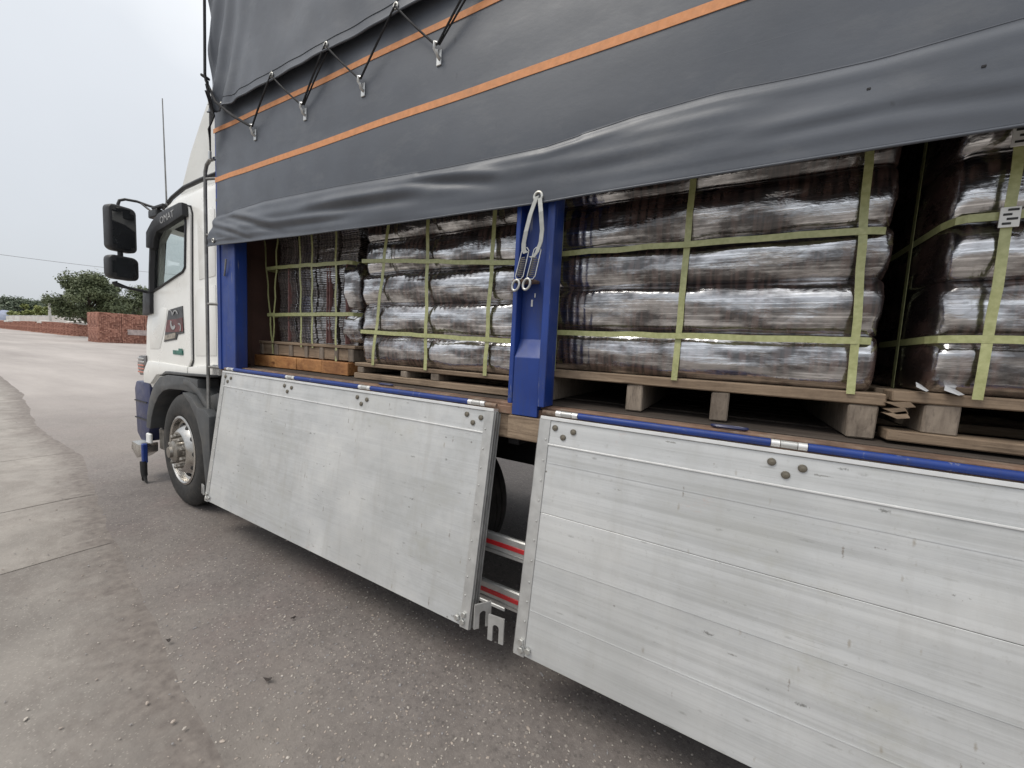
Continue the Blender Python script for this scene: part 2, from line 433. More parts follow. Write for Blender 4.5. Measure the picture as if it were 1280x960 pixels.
def m_concrete(name, lo, hi, dirtc, amt):
    n = NT(name)
    a = n.noise(1.6, detail=9, rough=.66, dist=.3)
    c = n.mix(n.rng(a, .32, .66), lo, hi)
    d = n.noise(2.4, n.vec((.8, 1.3, 1), (0, 0, .25)), detail=9, rough=.72, dist=.4)
    c = n.mix(n.rng(d, .46, .66, 0, amt), c, dirtc)
    v = n.voro(110)
    rs = n.t.nodes.new('ShaderNodeSeparateColor'); n.t.links.new(v.outputs['Color'], rs.inputs[0])
    p = n.math('MULTIPLY', n.rng(v.outputs['Distance'], .25, .42, 1, 0), n.rng(rs.outputs[0], .72, .78))
    c = n.mix(n.math('MULTIPLY', p, .45), c, (.40, .37, .33))
    at = n.t.nodes.new('ShaderNodeAttribute'); at.attribute_name = 'worn'
    w = n.math('ADD', at.outputs['Fac'], n.rng(n.noise(3.3, detail=8, rough=.75), .2, .8, -.55, .55))
    c = n.mix(n.rng(w, .30, .85, 0, .95), c, n.mix(n.rng(n.noise(20, detail=6), .3, .7), (.125, .106, .096), (.22, .193, .172)))
    n.col(c)
    n.put('Roughness', .88)
    n.bump(n.math('ADD', n.noise(45, detail=5), n.math('MULTIPLY', n.noise(5, detail=6), 1.6)), .5, .006)
    return n.m
M['concrete'] = m_concrete('dusty_concrete', (.218, .199, .180), (.335, .307, .278), (.17, .148, .13), .6)
M['concrete_dirty'] = m_concrete('gritty_concrete', (.185, .169, .154), (.275, .252, .228), (.135, .116, .104), .7)
M['earth'] = plain('pale_earth', (.26, .235, .205), .9, var=.25, scale=.05, bump=.2)

def m_brick():
    n = NT('red_brick')
    sn = n.t.nodes.new('ShaderNodeVectorMath'); sn.operation = 'SNAP'
    sn.inputs[1].default_value = (.16, .16, .13)
    n.t.links.new(n.tc.outputs['Object'], sn.inputs[0])
    wn = n.t.nodes.new('ShaderNodeTexWhiteNoise'); wn.noise_dimensions = '3D'
    n.t.links.new(sn.outputs[0], wn.inputs['Vector'])
    c = n.mix(wn.outputs['Value'], (.20, .082, .058), (.54, .285, .21))
    c = n.mix(n.rng(n.noise(9.0, detail=4), .5, .7, 0, .6), c, (.50, .28, .22))
    c = n.mix(n.rng(n.noise(1.1, detail=5), .5, .75, 0, .5), c, (.12, .055, .045))
    n.col(c); n.put('Roughness', .9)
    return n.m
M['brick'] = m_brick()

def m_leaf(name, lo, hi):
    n = NT(name)
    c = n.mix(n.rng(n.noise(.55, detail=4), .3, .7), lo, hi)
    n.col(c); n.put('Roughness', .65)
    n.put('Subsurface Weight', 0.0)
    return n.m
M['leaf_a'] = m_leaf('dull_green_leaves', (.062, .082, .040), (.145, .17, .080))
M['leaf_b'] = m_leaf('hazed_green_leaves', (.070, .092, .060), (.135, .17, .105))  # distance haze put into the leaf colour, lighter and bluer
M['leaf_c'] = m_leaf('yellow_green_leaves', (.13, .17, .045), (.26, .27, .085))

# ------------------------------------------------------------------ helpers
WL = {}
def wl(o): return WL.get(o.name, Vector((0, 0, 0)))
def thing(name, label, cat, loc=(0, 0, 0), group=None):
    o = bpy.data.objects.new(name, None)
    o.empty_display_size = .1
    COL.objects.link(o)
    o.location = loc
    WL[o.name] = Vector(loc)
    o['label'] = label; o['category'] = cat
    if group: o['group'] = group
    return o
def tag(o, label, cat, group=None, kind=None):
    if label: o['label'] = label
    if cat: o['category'] = cat
    if group: o['group'] = group
    if kind: o['kind'] = kind
    return o
def link(name, me, parent=None, loc=None, rot=None, kind=None):
    o = bpy.data.objects.new(name, me)
    COL.objects.link(o)
    p = wl(parent) if parent else Vector((0, 0, 0))
    if parent: o.parent = parent
    l = Vector(loc) if loc is not None else p
    o.location = l - p
    if rot: o.rotation_euler = rot
    WL[o.name] = l
    if kind: o['kind'] = kind
    return o
def mesh_of(bm, name, mat, smooth=None):
    me = bpy.data.meshes.new(name)
    bmesh.ops.recalc_face_normals(bm, faces=bm.faces[:])
    bm.to_mesh(me); bm.free()
    for mm in (mat if isinstance(mat, (list, tuple)) else [mat]): me.materials.append(M[mm])
    if smooth is not None:
        me.polygons.foreach_set('use_smooth', [True]*len(me.polygons))
        if smooth > 0:
            try: me.set_sharp_from_angle(angle=math.radians(smooth))
            except Exception: pass
    return me
def obj(name, bm, mat, parent=None, smooth=None, loc=None, kind=None):
    """verts are world coordinates; the object's origin is loc, else its parent's"""
    l = Vector(loc) if loc is not None else (wl(parent) if parent else Vector((0, 0, 0)))
    bmesh.ops.translate(bm, verts=bm.verts[:], vec=-l)
    return link(name, mesh_of(bm, name, mat, smooth), parent, l, kind=kind)
def B(): return bmesh.new()
def box(bm, x0, x1, y0, y1, z0, z1, bev=0.0, seg=1, jit=0.0):
    t = bmesh.new()
    r = bmesh.ops.create_cube(t, size=1)
    for v in t.verts:
        v.co = Vector(((x0+x1)/2+v.co.x*(x1-x0), (y0+y1)/2+v.co.y*(y1-y0), (z0+z1)/2+v.co.z*(z1-z0)))
        if jit: v.co += Vector((random.uniform(-jit, jit), random.uniform(-jit, jit), random.uniform(-jit, jit)))
    if bev: bmesh.ops.bevel(t, geom=t.edges[:], offset=bev, segments=seg, affect='EDGES', profile=.6)
    add(bm, t)
def add(bm, t, mat4=None, mi=0):
    if mat4 is not None: bmesh.ops.transform(t, matrix=mat4, verts=t.verts[:])
    vm = {}
    for v in t.verts: vm[v] = bm.verts.new(v.co)
    for f in t.faces:
        try:
            nf = bm.faces.new([vm[v] for v in f.verts]); nf.material_index = mi or f.material_index; nf.smooth = f.smooth
        except ValueError: pass
    t.free()
def prism_y(bm, pts, y0, y1, bev=0.0, seg=2):
    """polygon in XZ pushed from y0 to y1"""
    t = bmesh.new()
    a = [t.verts.new((x, y0, z)) for x, z in pts]
    b = [t.verts.new((x, y1, z)) for x, z in pts]
    n = len(pts)
    t.faces.new(a); t.faces.new(b[::-1])
    for i in range(n): t.faces.new((a[i], b[i], b[(i+1) % n], a[(i+1) % n]))
    bmesh.ops.recalc_face_normals(t, faces=t.faces[:])
    if bev:
        bmesh.ops.bevel(t, geom=t.edges[:], offset=bev, segments=seg, affect='EDGES', profile=.6)
    add(bm, t)
def prism_x(bm, pts, x0, x1, bev=0.0, seg=2):
    t = bmesh.new()
    a = [t.verts.new((x0, y, z)) for y, z in pts]
    b = [t.verts.new((x1, y, z)) for y, z in pts]
    n = len(pts)
    t.faces.new(a); t.faces.new(b[::-1])
    for i in range(n): t.faces.new((a[i], b[i], b[(i+1) % n], a[(i+1) % n]))
    bmesh.ops.recalc_face_normals(t, faces=t.faces[:])
    if bev: bmesh.ops.bevel(t, geom=t.edges[:], offset=bev, segments=seg, affect='EDGES', profile=.6)
    add(bm, t)
def tube(bm, pts, r, n=8, closed=False, flat=None):
    """round tube along points; r number or list; flat=(w,t) gives a ribbon-like section"""
    P = [Vector(p) for p in pts]
    k = len(P)
    rs = r if isinstance(r, (list, tuple)) else [r]*k
    rings = []
    ref = None
    for i in range(k):
        a = P[i-1] if (i > 0 or closed) else P[i]
        b = P[(i+1) % k] if (i < k-1 or closed) else P[i]
        d = (b-a)
        if d.length < 1e-9: d = Vector((0, 0, 1))
        d.normalize()
        if ref is None or abs(ref.dot(d)) > .95:
            ref = Vector((0, 0, 1)) if abs(d.z) < .9 else Vector((0, 1, 0))
        u = d.cross(ref).normalized(); w = u.cross(d).normalized()
        ref = w
        ring = []
        for j in range(n):
            t = 2*PI*j/n
            ring.append(bm.verts.new(P[i]+u*math.cos(t)*rs[i]+w*math.sin(t)*rs[i]))
        rings.append(ring)
    m = k if closed else k-1
    for i in range(m):
        A, C = rings[i], rings[(i+1) % k]
        for j in range(n): bm.faces.new((A[j], A[(j+1) % n], C[(j+1) % n], C[j]))
    if not closed:
        bm.faces.new(rings[0][::-1]); bm.faces.new(rings[-1])
def ribbon(bm, pts, wdir, w, th, ndir):
    """flat band along pts; wdir width direction, ndir thickness direction (lists allowed)"""
    k = len(pts); rings = []
    for i, p in enumerate(pts):
        p = Vector(p)
        wd = Vector(wdir[i] if isinstance(wdir, list) else wdir).normalized()*w/2
        nd = Vector(ndir[i] if isinstance(ndir, list) else ndir).normalized()*th/2
        rings.append([bm.verts.new(p+wd+nd), bm.verts.new(p-wd+nd), bm.verts.new(p-wd-nd), bm.verts.new(p+wd-nd)])
    for i in range(k-1):
        A, C = rings[i], rings[i+1]
        for j in range(4): bm.faces.new((A[j], A[(j+1) % 4], C[(j+1) % 4], C[j]))
    bm.faces.new(rings[0][::-1]); bm.faces.new(rings[-1])
def lathe_y(bm, prof, cx, cz, n=40):
    """prof list of (radius, y); axis along Y"""
    rings = []
    for r, y in prof:
        if r < 1e-6: rings.append([bm.verts.new((cx, y, cz))]); continue
        rings.append([bm.verts.new((cx+r*math.cos(2*PI*j/n), y, cz+r*math.sin(2*PI*j/n))) for j in range(n)])
    for i in range(len(rings)-1):
        A, C = rings[i], rings[i+1]
        if len(A) == 1 and len(C) == 1: continue
        for j in range(n):
            if len(A) == 1: bm.faces.new((A[0], C[j], C[(j+1) % n]))
            elif len(C) == 1: bm.faces.new((A[j], A[(j+1) % n], C[0]))
            else: bm.faces.new((A[j], A[(j+1) % n], C[(j+1) % n], C[j]))
def arc(cx, cz, r, a0, a1, n):
    return [(cx+r*math.cos(math.radians(a0+(a1-a0)*i/(n-1))), cz+r*math.sin(math.radians(a0+(a1-a0)*i/(n-1)))) for i in range(n)]
def boolean(o, bm_cut, op='DIFFERENCE'):
    me = bpy.data.meshes.new('cutter'); bmesh.ops.recalc_face_normals(bm_cut, faces=bm_cut.faces[:]); bm_cut.to_mesh(me); bm_cut.free()
    c = bpy.data.objects.new('cutter', me); COL.objects.link(c)
    bpy.context.view_layer.update()
    md = o.modifiers.new('cut', 'BOOLEAN'); md.object = c; md.operation = op; md.solver = 'EXACT'
    dg = bpy.context.evaluated_depsgraph_get(); dg.update()
    nm = bpy.data.meshes.new_from_object(o.evaluated_get(dg))
    o.modifiers.clear(); old = o.data; nm.name = old.name; o.data = nm
    bpy.data.objects.remove(c)
def cyl_mesh(name, r, h, n, mat, dome=0.0):
    """short cylinder along -Y, base at y=0"""
    bm = B()
    prof = [(r, 0), (r, -h*.7), (r*.82, -h)]
    prof += [(0, -h-dome)]
    lathe_y(bm, prof, 0, 0, n)
    return mesh_of(bm, name, mat)
def nv(x, y=0.0, z=0.0): return noise.noise(Vector((x, y, z)))
def interp(x, xs, ys): return float(np.interp(x, xs, ys))

# ------------------------------------------------------------------ ground
bm = B()
box(bm, -1500, 1500, -1500, 1500, -1.0, -.012)
o = obj('ground', bm, 'earth'); tag(o, None, None, kind='structure')
bm = B()
gx = list(np.linspace(-240, -12, 30)) + list(np.linspace(-11, 8, 60)) + list(np.linspace(9, 70, 14))
gy = list(np.linspace(-60, -4, 14)) + list(np.linspace(-3.5, 5, 40)) + list(np.linspace(6, 40, 14))
gv = [[bm.verts.new((x, y, .006*nv(x*.4, y*.4) if abs(x) < 12 else 0)) for y in gy] for x in gx]
for i in range(len(gx)-1):
    for j in range(len(gy)-1): bm.faces.new((gv[i][j], gv[i+1][j], gv[i+1][j+1], gv[i][j+1]))
o = obj('road', bm, 'asphalt', smooth=0); tag(o, None, None, kind='structure')

# concrete apron: separate slabs with recessed joints
apron = thing('concrete_apron', None, None, (-6, -2, 0)); del apron['label'], apron['category']; apron['kind'] = 'structure'
def edge_y(x):
    return interp(x, [-20, -18.5, -13.9, -9.4, -6.66, -4.97, -3.75, -2.7, -1.9, -1.0, 4], [.95, .9, .58, .02, -.10, -.37, -.56, -.72, -.85, -.98, -1.3])
joints = [-20, -16.5, -12.8, -9.05, -6.9, -5.0, -3.74, 4.0]
for a, b in zip(joints[:-1], joints[1:]):
    bm = B()
    lay = bm.verts.layers.float.new('worn')
    g = .005+.004*random.random()
    n = int(max(30, (b-a)*22))
    xs = np.linspace(a+g, b-g, n)
    top, low = [], []
    for x in xs:
        ey = edge_y(x)+.045*nv(x*1.3, 4)+.015*nv(x*5, 9)
        row = []
        for yy in (-7, -3, -1.8, ey-.34, ey-.14, ey-.05):
            zz = .0085+.0015*nv(x*1.3, yy*2)-(.003 if yy > ey-.1 else 0)
            row.append(bm.verts.new((x, yy, zz)))
        row.append(bm.verts.new((x, ey+.06, -.006)))
        top.append(row)
    for i in range(n-1):
        for j in range(6): bm.faces.new((top[i][j], top[i+1][j], top[i+1][j+1], top[i][j+1]))
    for s in (0, n-1):
        dn = [bm.verts.new((v.co.x, v.co.y, -.02)) for v in top[s]]
        for j in range(6): bm.faces.new((top[s][j], top[s][j+1], dn[j+1], dn[j]))
    wv = (0, 0, 0, .22, .62, .85, 1.0)
    for row in top:
        for v, wt in zip(row, wv): v[lay] = wt
    o = obj('concrete_slab', bm, 'concrete_dirty' if b > 3 else 'concrete', apron, smooth=30)

# loose gravel: three tones, near stones real geometry
def stone_mesh():
    t = bmesh.new()
    bmesh.ops.create_icosphere(t, subdivisions=1, radius=1)
    for v in t.verts: v.co *= random.uniform(.7, 1.15)
    return t
protos = []
for k in range(10):
    t = stone_mesh(); vs = [v.co.copy() for v in t.verts]; fs = [[v.index for v in f.verts] for f in t.faces]; t.free(); protos.append((vs, fs))
for mat, cnt, smin, smax in (('stone_a', 2200, .0014, .0042), ('stone_b', 1500, .0016, .0050), ('stone_c', 1100, .0016, .0050)):
    V, Fc = [], []
    for k in range(cnt):
        u = random.random()
        if u < .72: x, y = random.gauss(-1.2, 1.1), random.gauss(-.45, .42)
        elif u < .9: x, y = random.uniform(-5, .5), random.uniform(-1.4, .5)
        else: x, y = random.uniform(-11, -3), random.gauss(-.2, .5)
        if y < edge_y(x) and random.random() < .6: continue
        if y < -1.6 or (x+1.2)**2/40+((y+.45)/2.2)**2 > 3: continue
        s = random.uniform(smin, smax)*(1.0 if random.random() < .93 else 1.6)
        vs, fs = protos[k % 10]
        a = random.uniform(0, 2*PI); ca, sa = math.cos(a), math.sin(a)
        el = random.uniform(1.0, 1.9)
        z0 = (.014 if y < edge_y(x) else .006*nv(x*.4, y*.4))+s*.2
        base = len(V)
        for v in vs:
            X, Y = v.x*s*el, v.y*s
            V.append((x+X*ca-Y*sa, y+X*sa+Y*ca, z0+v.z*s*.55))
        for f in fs: Fc.append([base+i for i in f])
    me = bpy.data.meshes.new('gravel'); me.from_pydata(V, [], Fc); me.materials.append(M[mat])
    o = link('gravel', me); tag(o, {'stone_a': 'pale loose stone chips scattered on the road', 'stone_b': 'tan loose grit scattered on the road', 'stone_c': 'grey loose grit scattered on the road'}[mat], 'gravel', kind='stuff')

def leaf(x, y, z, r, a, label):
    bm = B()
    c = bm.verts.new((x, y, z+.006))
    ring = []
    for j in range(12):
        t = 2*PI*j/12
        rr = r*(1-.35*abs(math.sin(t)))*(1+.15*math.sin(5*t+x*9))
        px, py = rr*math.cos(t)*1.3, rr*math.sin(t)*.8
        ring.append(bm.verts.new((x+px*math.cos(a)-py*math.sin(a), y+px*math.sin(a)+py*math.cos(a), z+.002+.006*math.sin(2*t+x*3))))
    for j in range(12): bm.faces.new((c, ring[j], ring[(j+1) % 12]))
    o = obj('dry_leaf', bm, 'leafdry', loc=(x, y, z)); tag(o, label, 'leaf')
leaf(-1.666, -.613, .012, .016, .5, 'small dark dry leaf on the asphalt, nearest the camera')
leaf(-2.284, -.754, .02, .013, .2, 'small dark dry leaf at the edge of the gritty concrete')
leaf(-1.95, -.33, .012, .011, 1.1, 'small dark fleck of dry leaf lying in the truck board shadow')

# ------------------------------------------------------------------ truck
truck = thing('cargo_truck', 'white cabbed flatbed cargo truck with blue posts and aluminium side boards folded down', 'truck', (-2, 1.2, 0))

# --- cab shell: lofted rings across Y, hollowed, with window openings
def ring(dx, top, side):
    # profile in XZ, front is -X ; dx pushes the front forward, top raises the roof edge
    return [(-3.62, 1.20), (-3.62, 2.0), (-3.62, 2.66+top), (-3.9, 2.675+top), (-4.35, 2.665+top), (-4.62, 2.60+top*.9),
            (-4.80-dx*.8, 2.48+top*.5), (-4.87-dx, 2.15), (-4.93-dx, 1.85), (-5.03-dx, 1.60), (-5.07-dx, 1.30), (-5.08-dx, 1.08), (-4.95-dx, .98), (-4.62, 1.0), (-4.5, 1.16), (-4.1, 1.20)]
def loft(bm, rings):
    R = [[bm.verts.new((x, y, z)) for x, z in r] for y, r in rings]
    n = len(R[0])
    for A, C in zip(R[:-1], R[1:]):
        for j in range(n): bm.faces.new((A[j], A[(j+1) % n], C[(j+1) % n], C[j]))
    bm.faces.new(R[0][::-1]); bm.faces.new(R[-1])
    bmesh.ops.recalc_face_normals(bm, faces=bm.faces[:])
ys = [(.05, 0, 0), (.075, .03, .06), (.14, .09, .12), (.30, .16, .145), (.8, .22, .15), (1.6, .22, .15), (2.1, .16, .145), (2.26, .09, .12), (2.325, .03, .06), (2.35, 0, 0)]
bm = B(); loft(bm, [(y, ring(dx, tp, y)) for y, dx, tp in ys])
cab = obj('cab_shell', bm, ['cab_white', 'interior'], truck)
def shrink(pts, d, cx=-4.3, cz=1.9):
    return [(x+(d if x < cx else -d), z+(d if z < cz else -d)) for x, z in pts]
bm = B(); loft(bm, [(y, shrink(ring(dx*.8, tp*.8, y), .06)) for y, dx, tp in ((.11, 0, 0), (.2, .06, .09), (.8, .2, .13), (1.6, .2, .13), (2.2, .06, .09), (2.29, 0, 0))])
boolean(cab, bm)
cpt = Vector((-4.35, 1.2, 1.9))-wl(truck)
for p in cab.data.polygons:
    p.material_index = 1 if p.normal.dot(cpt-p.center) > .02 else 0
WIN = [(-4.80, 1.90), (-4.78, 2.10), (-4.74, 2.36), (-4.58, 2.47), (-4.10, 2.52), (-4.085, 2.46), (-4.115, 2.09), (-4.16, 2.055)]
bm = B(); prism_y(bm, WIN, -.5, 2.9)
boolean(cab, bm)
bm = B(); box(bm, -5.7, -4.52, .125, 2.275, 1.84, 2.50)
boolean(cab, bm)
cab.data.polygons.foreach_set('use_smooth', [True]*len(cab.data.polygons))
cab.data.set_sharp_from_angle(angle=math.radians(28))

# door: proud panel with its own opening, dark shut line round it
DOOR = [(-4.86, 1.22), (-4.10, 1.24), (-4.055, 1.30), (-4.045, 1.9), (-4.02, 2.52), (-4.05, 2.585), (-4.12, 2.60), (-4.40, 2.575), (-4.60, 2.52), (-4.765, 2.42), (-4.83, 2.05), (-4.90, 1.80), (-4.98, 1.58), (-4.99, 1.30)]
bm = B(); prism_y(bm, [(x-.014*(1 if x < -4.4 else -1), z+.012*(1 if z > 1.9 else -1)) for x, z in DOOR], .0445, .056)
seam = obj('door_seal', bm, 'black_plastic', truck)
bm = B(); prism_y(bm, DOOR, .030, .060, .008)
door = obj('cab_door', bm, 'cab_white', truck)
for oo in (seam, door):
    bm = B(); prism_y(bm, WIN if oo is door else [(x, z) for x, z in WIN], -.3, .3)
    boolean(oo, bm)
# raised pressings on the door and the rear quarter
bm = B(); prism_y(bm, [(-4.90, 1.36), (-4.90, 1.58), (-4.78, 1.70), (-4.60, 1.755), (-4.50, 1.74), (-4.53, 1.62), (-4.60, 1.50), (-4.68, 1.37)], .0262, .036, .0035)
obj('door_pressing', bm, 'cab_white', door, smooth=40)
bm = B(); prism_y(bm, [(-3.92, 1.98), (-3.64, 2.0), (-3.64, 2.52), (-3.86, 2.54), (-3.93, 2.46)], .0455, .056, .004)
obj('quarter_panel', bm, 'cab_white', truck, smooth=40)
bm = B(); prism_y(bm, [(-4.0, 1.34), (-3.64, 1.36), (-3.64, 1.93), (-3.94, 1.91), (-4.0, 1.84)], .0455, .056, .004)
obj('quarter_panel', bm, 'cab_white', truck, smooth=40)
# sill strip under the door
bm = B(); prism_y(bm, [(-5.06, 1.13), (-4.95, 1.245), (-4.62, 1.245), (-4.10, 1.24), (-4.11, 1.16), (-4.5, 1.15), (-4.75, 1.12), (-4.9, 1.02), (-5.06, 1.02)], .018, .10, .012)
obj('step_sill', bm, 'cab_white', truck, smooth=40)
bm = B(); prism_y(bm, [(-4.085, 1.16), (-4.075, 1.24), (-3.63, 1.29), (-3.63, 1.20)], .016, .10, .010)
obj('step_sill', bm, 'cab_white', truck, smooth=40)
# glass
bm = B(); prism_y(bm, [(x, z) for x, z in WIN], .062, .068)
obj('window_glass', bm, 'glass', door)
bm = B(); prism_y(bm, WIN, 2.325, 2.331)
obj('window_glass', bm, 'glass', truck)
bm = B(); box(bm, -5.06, -5.05, .18, 2.22, 1.80, 2.52)
obj('windscreen', bm, 'glass', truck)
# window frame rubber
bm = B()
for i in range(len(WIN)):
    a, b = WIN[i], WIN[(i+1) % len(WIN)]
    tube(bm, [(a[0], .028, a[1]), (b[0], .028, b[1])], .011 if i not in (0, 1, 2) else .032, 6)
obj('window_seal', bm, 'black_plastic', door)
# dark dashboard, seat and steering wheel
bm = B(); prism_y(bm, [(-5.0, 1.3), (-4.62, 1.3), (-4.55, 1.78), (-4.72, 1.93), (-5.0, 1.93)], .16, 2.24, .02)
obj('dashboard', bm, 'interior', truck)
bm = B(); prism_y(bm, [(-4.2, 1.45), (-3.85, 1.45), (-3.80, 2.18), (-3.95, 2.25), (-4.04, 2.18), (-4.08, 1.7)], .35, .85, .03)
obj('driver_seat', bm, 'interior', truck)
bm = B()
c = Vector((-4.50, .62, 2.02)); u = Vector((0, 1, 0)); v = Vector((.5, 0, .866))
tube(bm, [c+u*.22*math.cos(2*PI*j/24)+v*.22*math.sin(2*PI*j/24) for j in range(24)], .014, 6, closed=True)
obj('steering_wheel', bm, 'black_plastic', truck)
# wind visor over the window with pale lettering
bm = B()
VIS = [(-4.80, 2.30), (-4.79, 2.44), (-4.66, 2.52), (-4.50, 2.575), (-4.10, 2.61), (-4.045, 2.605), (-4.035, 2.50), (-4.40, 2.44), (-4.56, 2.42), (-4.62, 2.36), (-4.64, 2.28)]
prism_y(bm, VIS, -.015, .030, .010)
visor = obj('window_visor', bm, 'black_plastic', door, smooth=50)
def text_obj(name, body, size, mat, parent, loc, rot, extrude=.001, shear=0.0, sx=1.0):
    cu = bpy.data.curves.new(name, 'FONT'); cu.body = body; cu.size = size; cu.extrude = extrude; cu.align_x = 'CENTER'; cu.align_y = 'CENTER'; cu.shear = shear
    to = bpy.data.objects.new(name, cu); COL.objects.link(to)
    dg = bpy.context.evaluated_depsgraph_get(); dg.update()
    me = bpy.data.meshes.new_from_object(to.evaluated_get(dg))
    bpy.data.objects.remove(to)
    me.transform(Matrix.Scale(sx, 4, (1, 0, 0)))
    me.materials.clear(); me.materials.append(M[mat])
    return link(name, me, parent, loc, rot)
t = text_obj('visor_lettering', 'OMAT', .085, 'decal_dim', door, (-4.33, -.0165, 2.515), (PI/2, math.radians(-7), 0), sx=1.15)
t.parent = door
# printed decal, layered on the door
bm = B(); prism_y(bm, [(-4.575, 1.44), (-4.465, 1.73), (-4.18, 1.765), (-4.165, 1.53), (-4.29, 1.515), (-4.315, 1.47)], .0245, .0300)
decal = obj('door_decal', bm, 'decal_black', door)
bm = B(); prism_y(bm, [(-4.535, 1.53), (-4.49, 1.64), (-4.30, 1.65), (-4.175, 1.665), (-4.17, 1.545), (-4.30, 1.535)], .0215, .0240)
obj('decal_panel', bm, 'decal_red', door)
bm = B(); prism_y(bm, [(-4.56, 1.455), (-4.545, 1.50), (-4.32, 1.53), (-4.325, 1.483)], .0215, .0240)
obj('decal_panel', bm, 'decal_grey', door)
for (cx, cz, r0, r1, a0, a1) in ((-4.36, 1.61, .055, .030, 150, 330), (-4.24, 1.575, .04, .026, -60, 120), (-4.31, 1.675, .055, .040, 20, 160), (-4.42, 1.672, .06, .048, 10, 120)):
    bm = B(); prism_y(bm, arc(cx, cz, r0, a0, a1, 12)+arc(cx, cz+.004, r1, a1, a0, 12), .0185, .0210)
    obj('decal_swirl', bm, 'decal_silver', door)
bm = B(); box(bm, -4.39, -4.19, .0245, .0300, 1.335, 1.372)
obj('door_badge', bm, 'badge', door)
bm = B(); box(bm, -4.265, -4.195, .0205, .0240, 1.35, 1.392)
obj('badge_tip', bm, 'badge', door)
# roof gutter (dark strip), wind fairing
bm = B(); tube(bm, [(-4.83, .135, 2.70), (-4.6, .12, 2.765), (-4.3, .10, 2.80), (-4.0, .10, 2.815), (-3.63, .10, 2.82)], .018, 6)
obj('roof_gutter', bm, 'black_plastic', truck, smooth=0)
bm = B()
FA = [(-4.66, 2.79), (-4.58, 2.93), (-4.42, 3.16), (-4.22, 3.38), (-4.06, 3.54), (-3.93, 3.71), (-3.80, 3.92), (-3.70, 4.05), (-3.62, 4.06), (-3.60, 2.79)]
def fr(d, f): return [(x-f*max(0, (-3.62-x))*.25, z) for x, z in FA]
loft(bm, [(.20, fr(0, 0)), (.26, fr(0, .10)), (.42, fr(0, .25)), (1.2, fr(0, .4)), (1.98, fr(0, .25)), (2.14, fr(0, .10)), (2.20, fr(0, 0))])
obj('roof_fairing', bm, 'fairing', truck, smooth=40)
# aerial
bm = B(); tube(bm, [(-4.70, .115, 2.70), (-4.70, .113, 2.76), (-4.70, .102, 3.646)], [.012, .007, .004], 6)
obj('radio_aerial', bm, 'pipe', truck)
# mirrors
def mirror(z0, z1, y0, y1, name, x=-4.90, yaw=-12):
    bm = B()
    w = (y1-y0)/2; h = (z1-z0)/2
    t = bmesh.new(); bmesh.ops.create_cube(t, size=1)
    for v in t.verts: v.co = Vector((v.co.x*.10, v.co.y*2*w, v.co.z*2*h))
    bmesh.ops.bevel(t, geom=[e for e in t.edges if abs(e.verts[0].co.x-e.verts[1].co.x) > .05], offset=.045, segments=4, affect='EDGES', profile=.5)
    bmesh.ops.bevel(t, geom=[e for e in t.edges if abs(e.verts[0].co.x-e.verts[1].co.x) < .001 and len(e.link_faces) == 2 and e.calc_face_angle() > .8], offset=.016, segments=2, affect='EDGES', profile=.5)
    Rm = Matrix.Translation(((x), (y0+y1)/2, (z0+z1)/2)) @ Matrix.Rotation(math.radians(-yaw), 4, 'Z')
    add(bm, t, Rm)
    mh = obj(name, bm, 'black_plastic', truck, smooth=45)
    bm = B()
    t = bmesh.new(); bmesh.ops.create_cube(t, size=1)
    for v in t.verts: v.co = Vector((v.co.x*.004+.051, v.co.y*(2*w-.040), v.co.z*(2*h-.044)))
    t.edges.ensure_lookup_table()
    bmesh.ops.bevel(t, geom=[e for e in t.edges if abs(e.verts[0].co.x-e.verts[1].co.x) > .001], offset=.030, segments=4, affect='EDGES')
    add(bm, t, Rm)
    obj('mirror_glass', bm, 'mirror', mh, smooth=40)
    return mh
mm = mirror(2.235, 2.635, -.255, -.055, 'wing_mirror')
ml = mirror(1.985, 2.195, -.262, -.048, 'wide_angle_mirror', yaw=-10)
bm = B()
tube(bm, [(-4.93, -.155, 2.60), (-4.93, -.155, 2.66), (-4.93, -.145, 2.695), (-4.92, -.11, 2.715), (-4.88, -.04, 2.715), (-4.82, .03, 2.69), (-4.74, .07, 2.67)], .012, 8)
obj('mirror_arm', bm, 'black_plastic', truck, smooth=50)
bm = B(); tube(bm, [(-4.86, -.02, 2.705), (-4.80, .02, 2.65), (-4.72, .05, 2.62)], .009, 6)
obj('mirror_arm', bm, 'black_plastic', truck, smooth=50)
bm = B(); box(bm, -4.82, -4.64, .015, .07, 2.575, 2.645, .008)
obj('mirror_bracket', bm, 'black_plastic', truck)
bm = B(); box(bm, -4.76, -4.52, .02, .06, 2.648, 2.675, .006)
obj('mirror_bracket', bm, 'black_plastic', truck)
bm = B()
tube(bm, [(-4.90, -.16, 2.24), (-4.90, -.16, 2.185)], .02, 8)
obj('mirror_joint', bm, 'black_plastic', truck, smooth=50)
bm = B()
tube(bm, [(-4.92, -.20, 1.965), (-4.92, -.19, 1.94), (-4.90, -.12, 1.92), (-4.88, .02, 1.90)], [.022, .024, .014, .014], 8)
obj('mirror_arm', bm, 'black_plastic', truck, smooth=50)
bm = B()
prism_y(bm, [(-4.98, 1.68), (-4.80, 1.70), (-4.79, 1.91), (-4.95, 1.91)], .0, .05, .01)
obj('mirror_bracket', bm, 'black_plastic', truck, smooth=50)
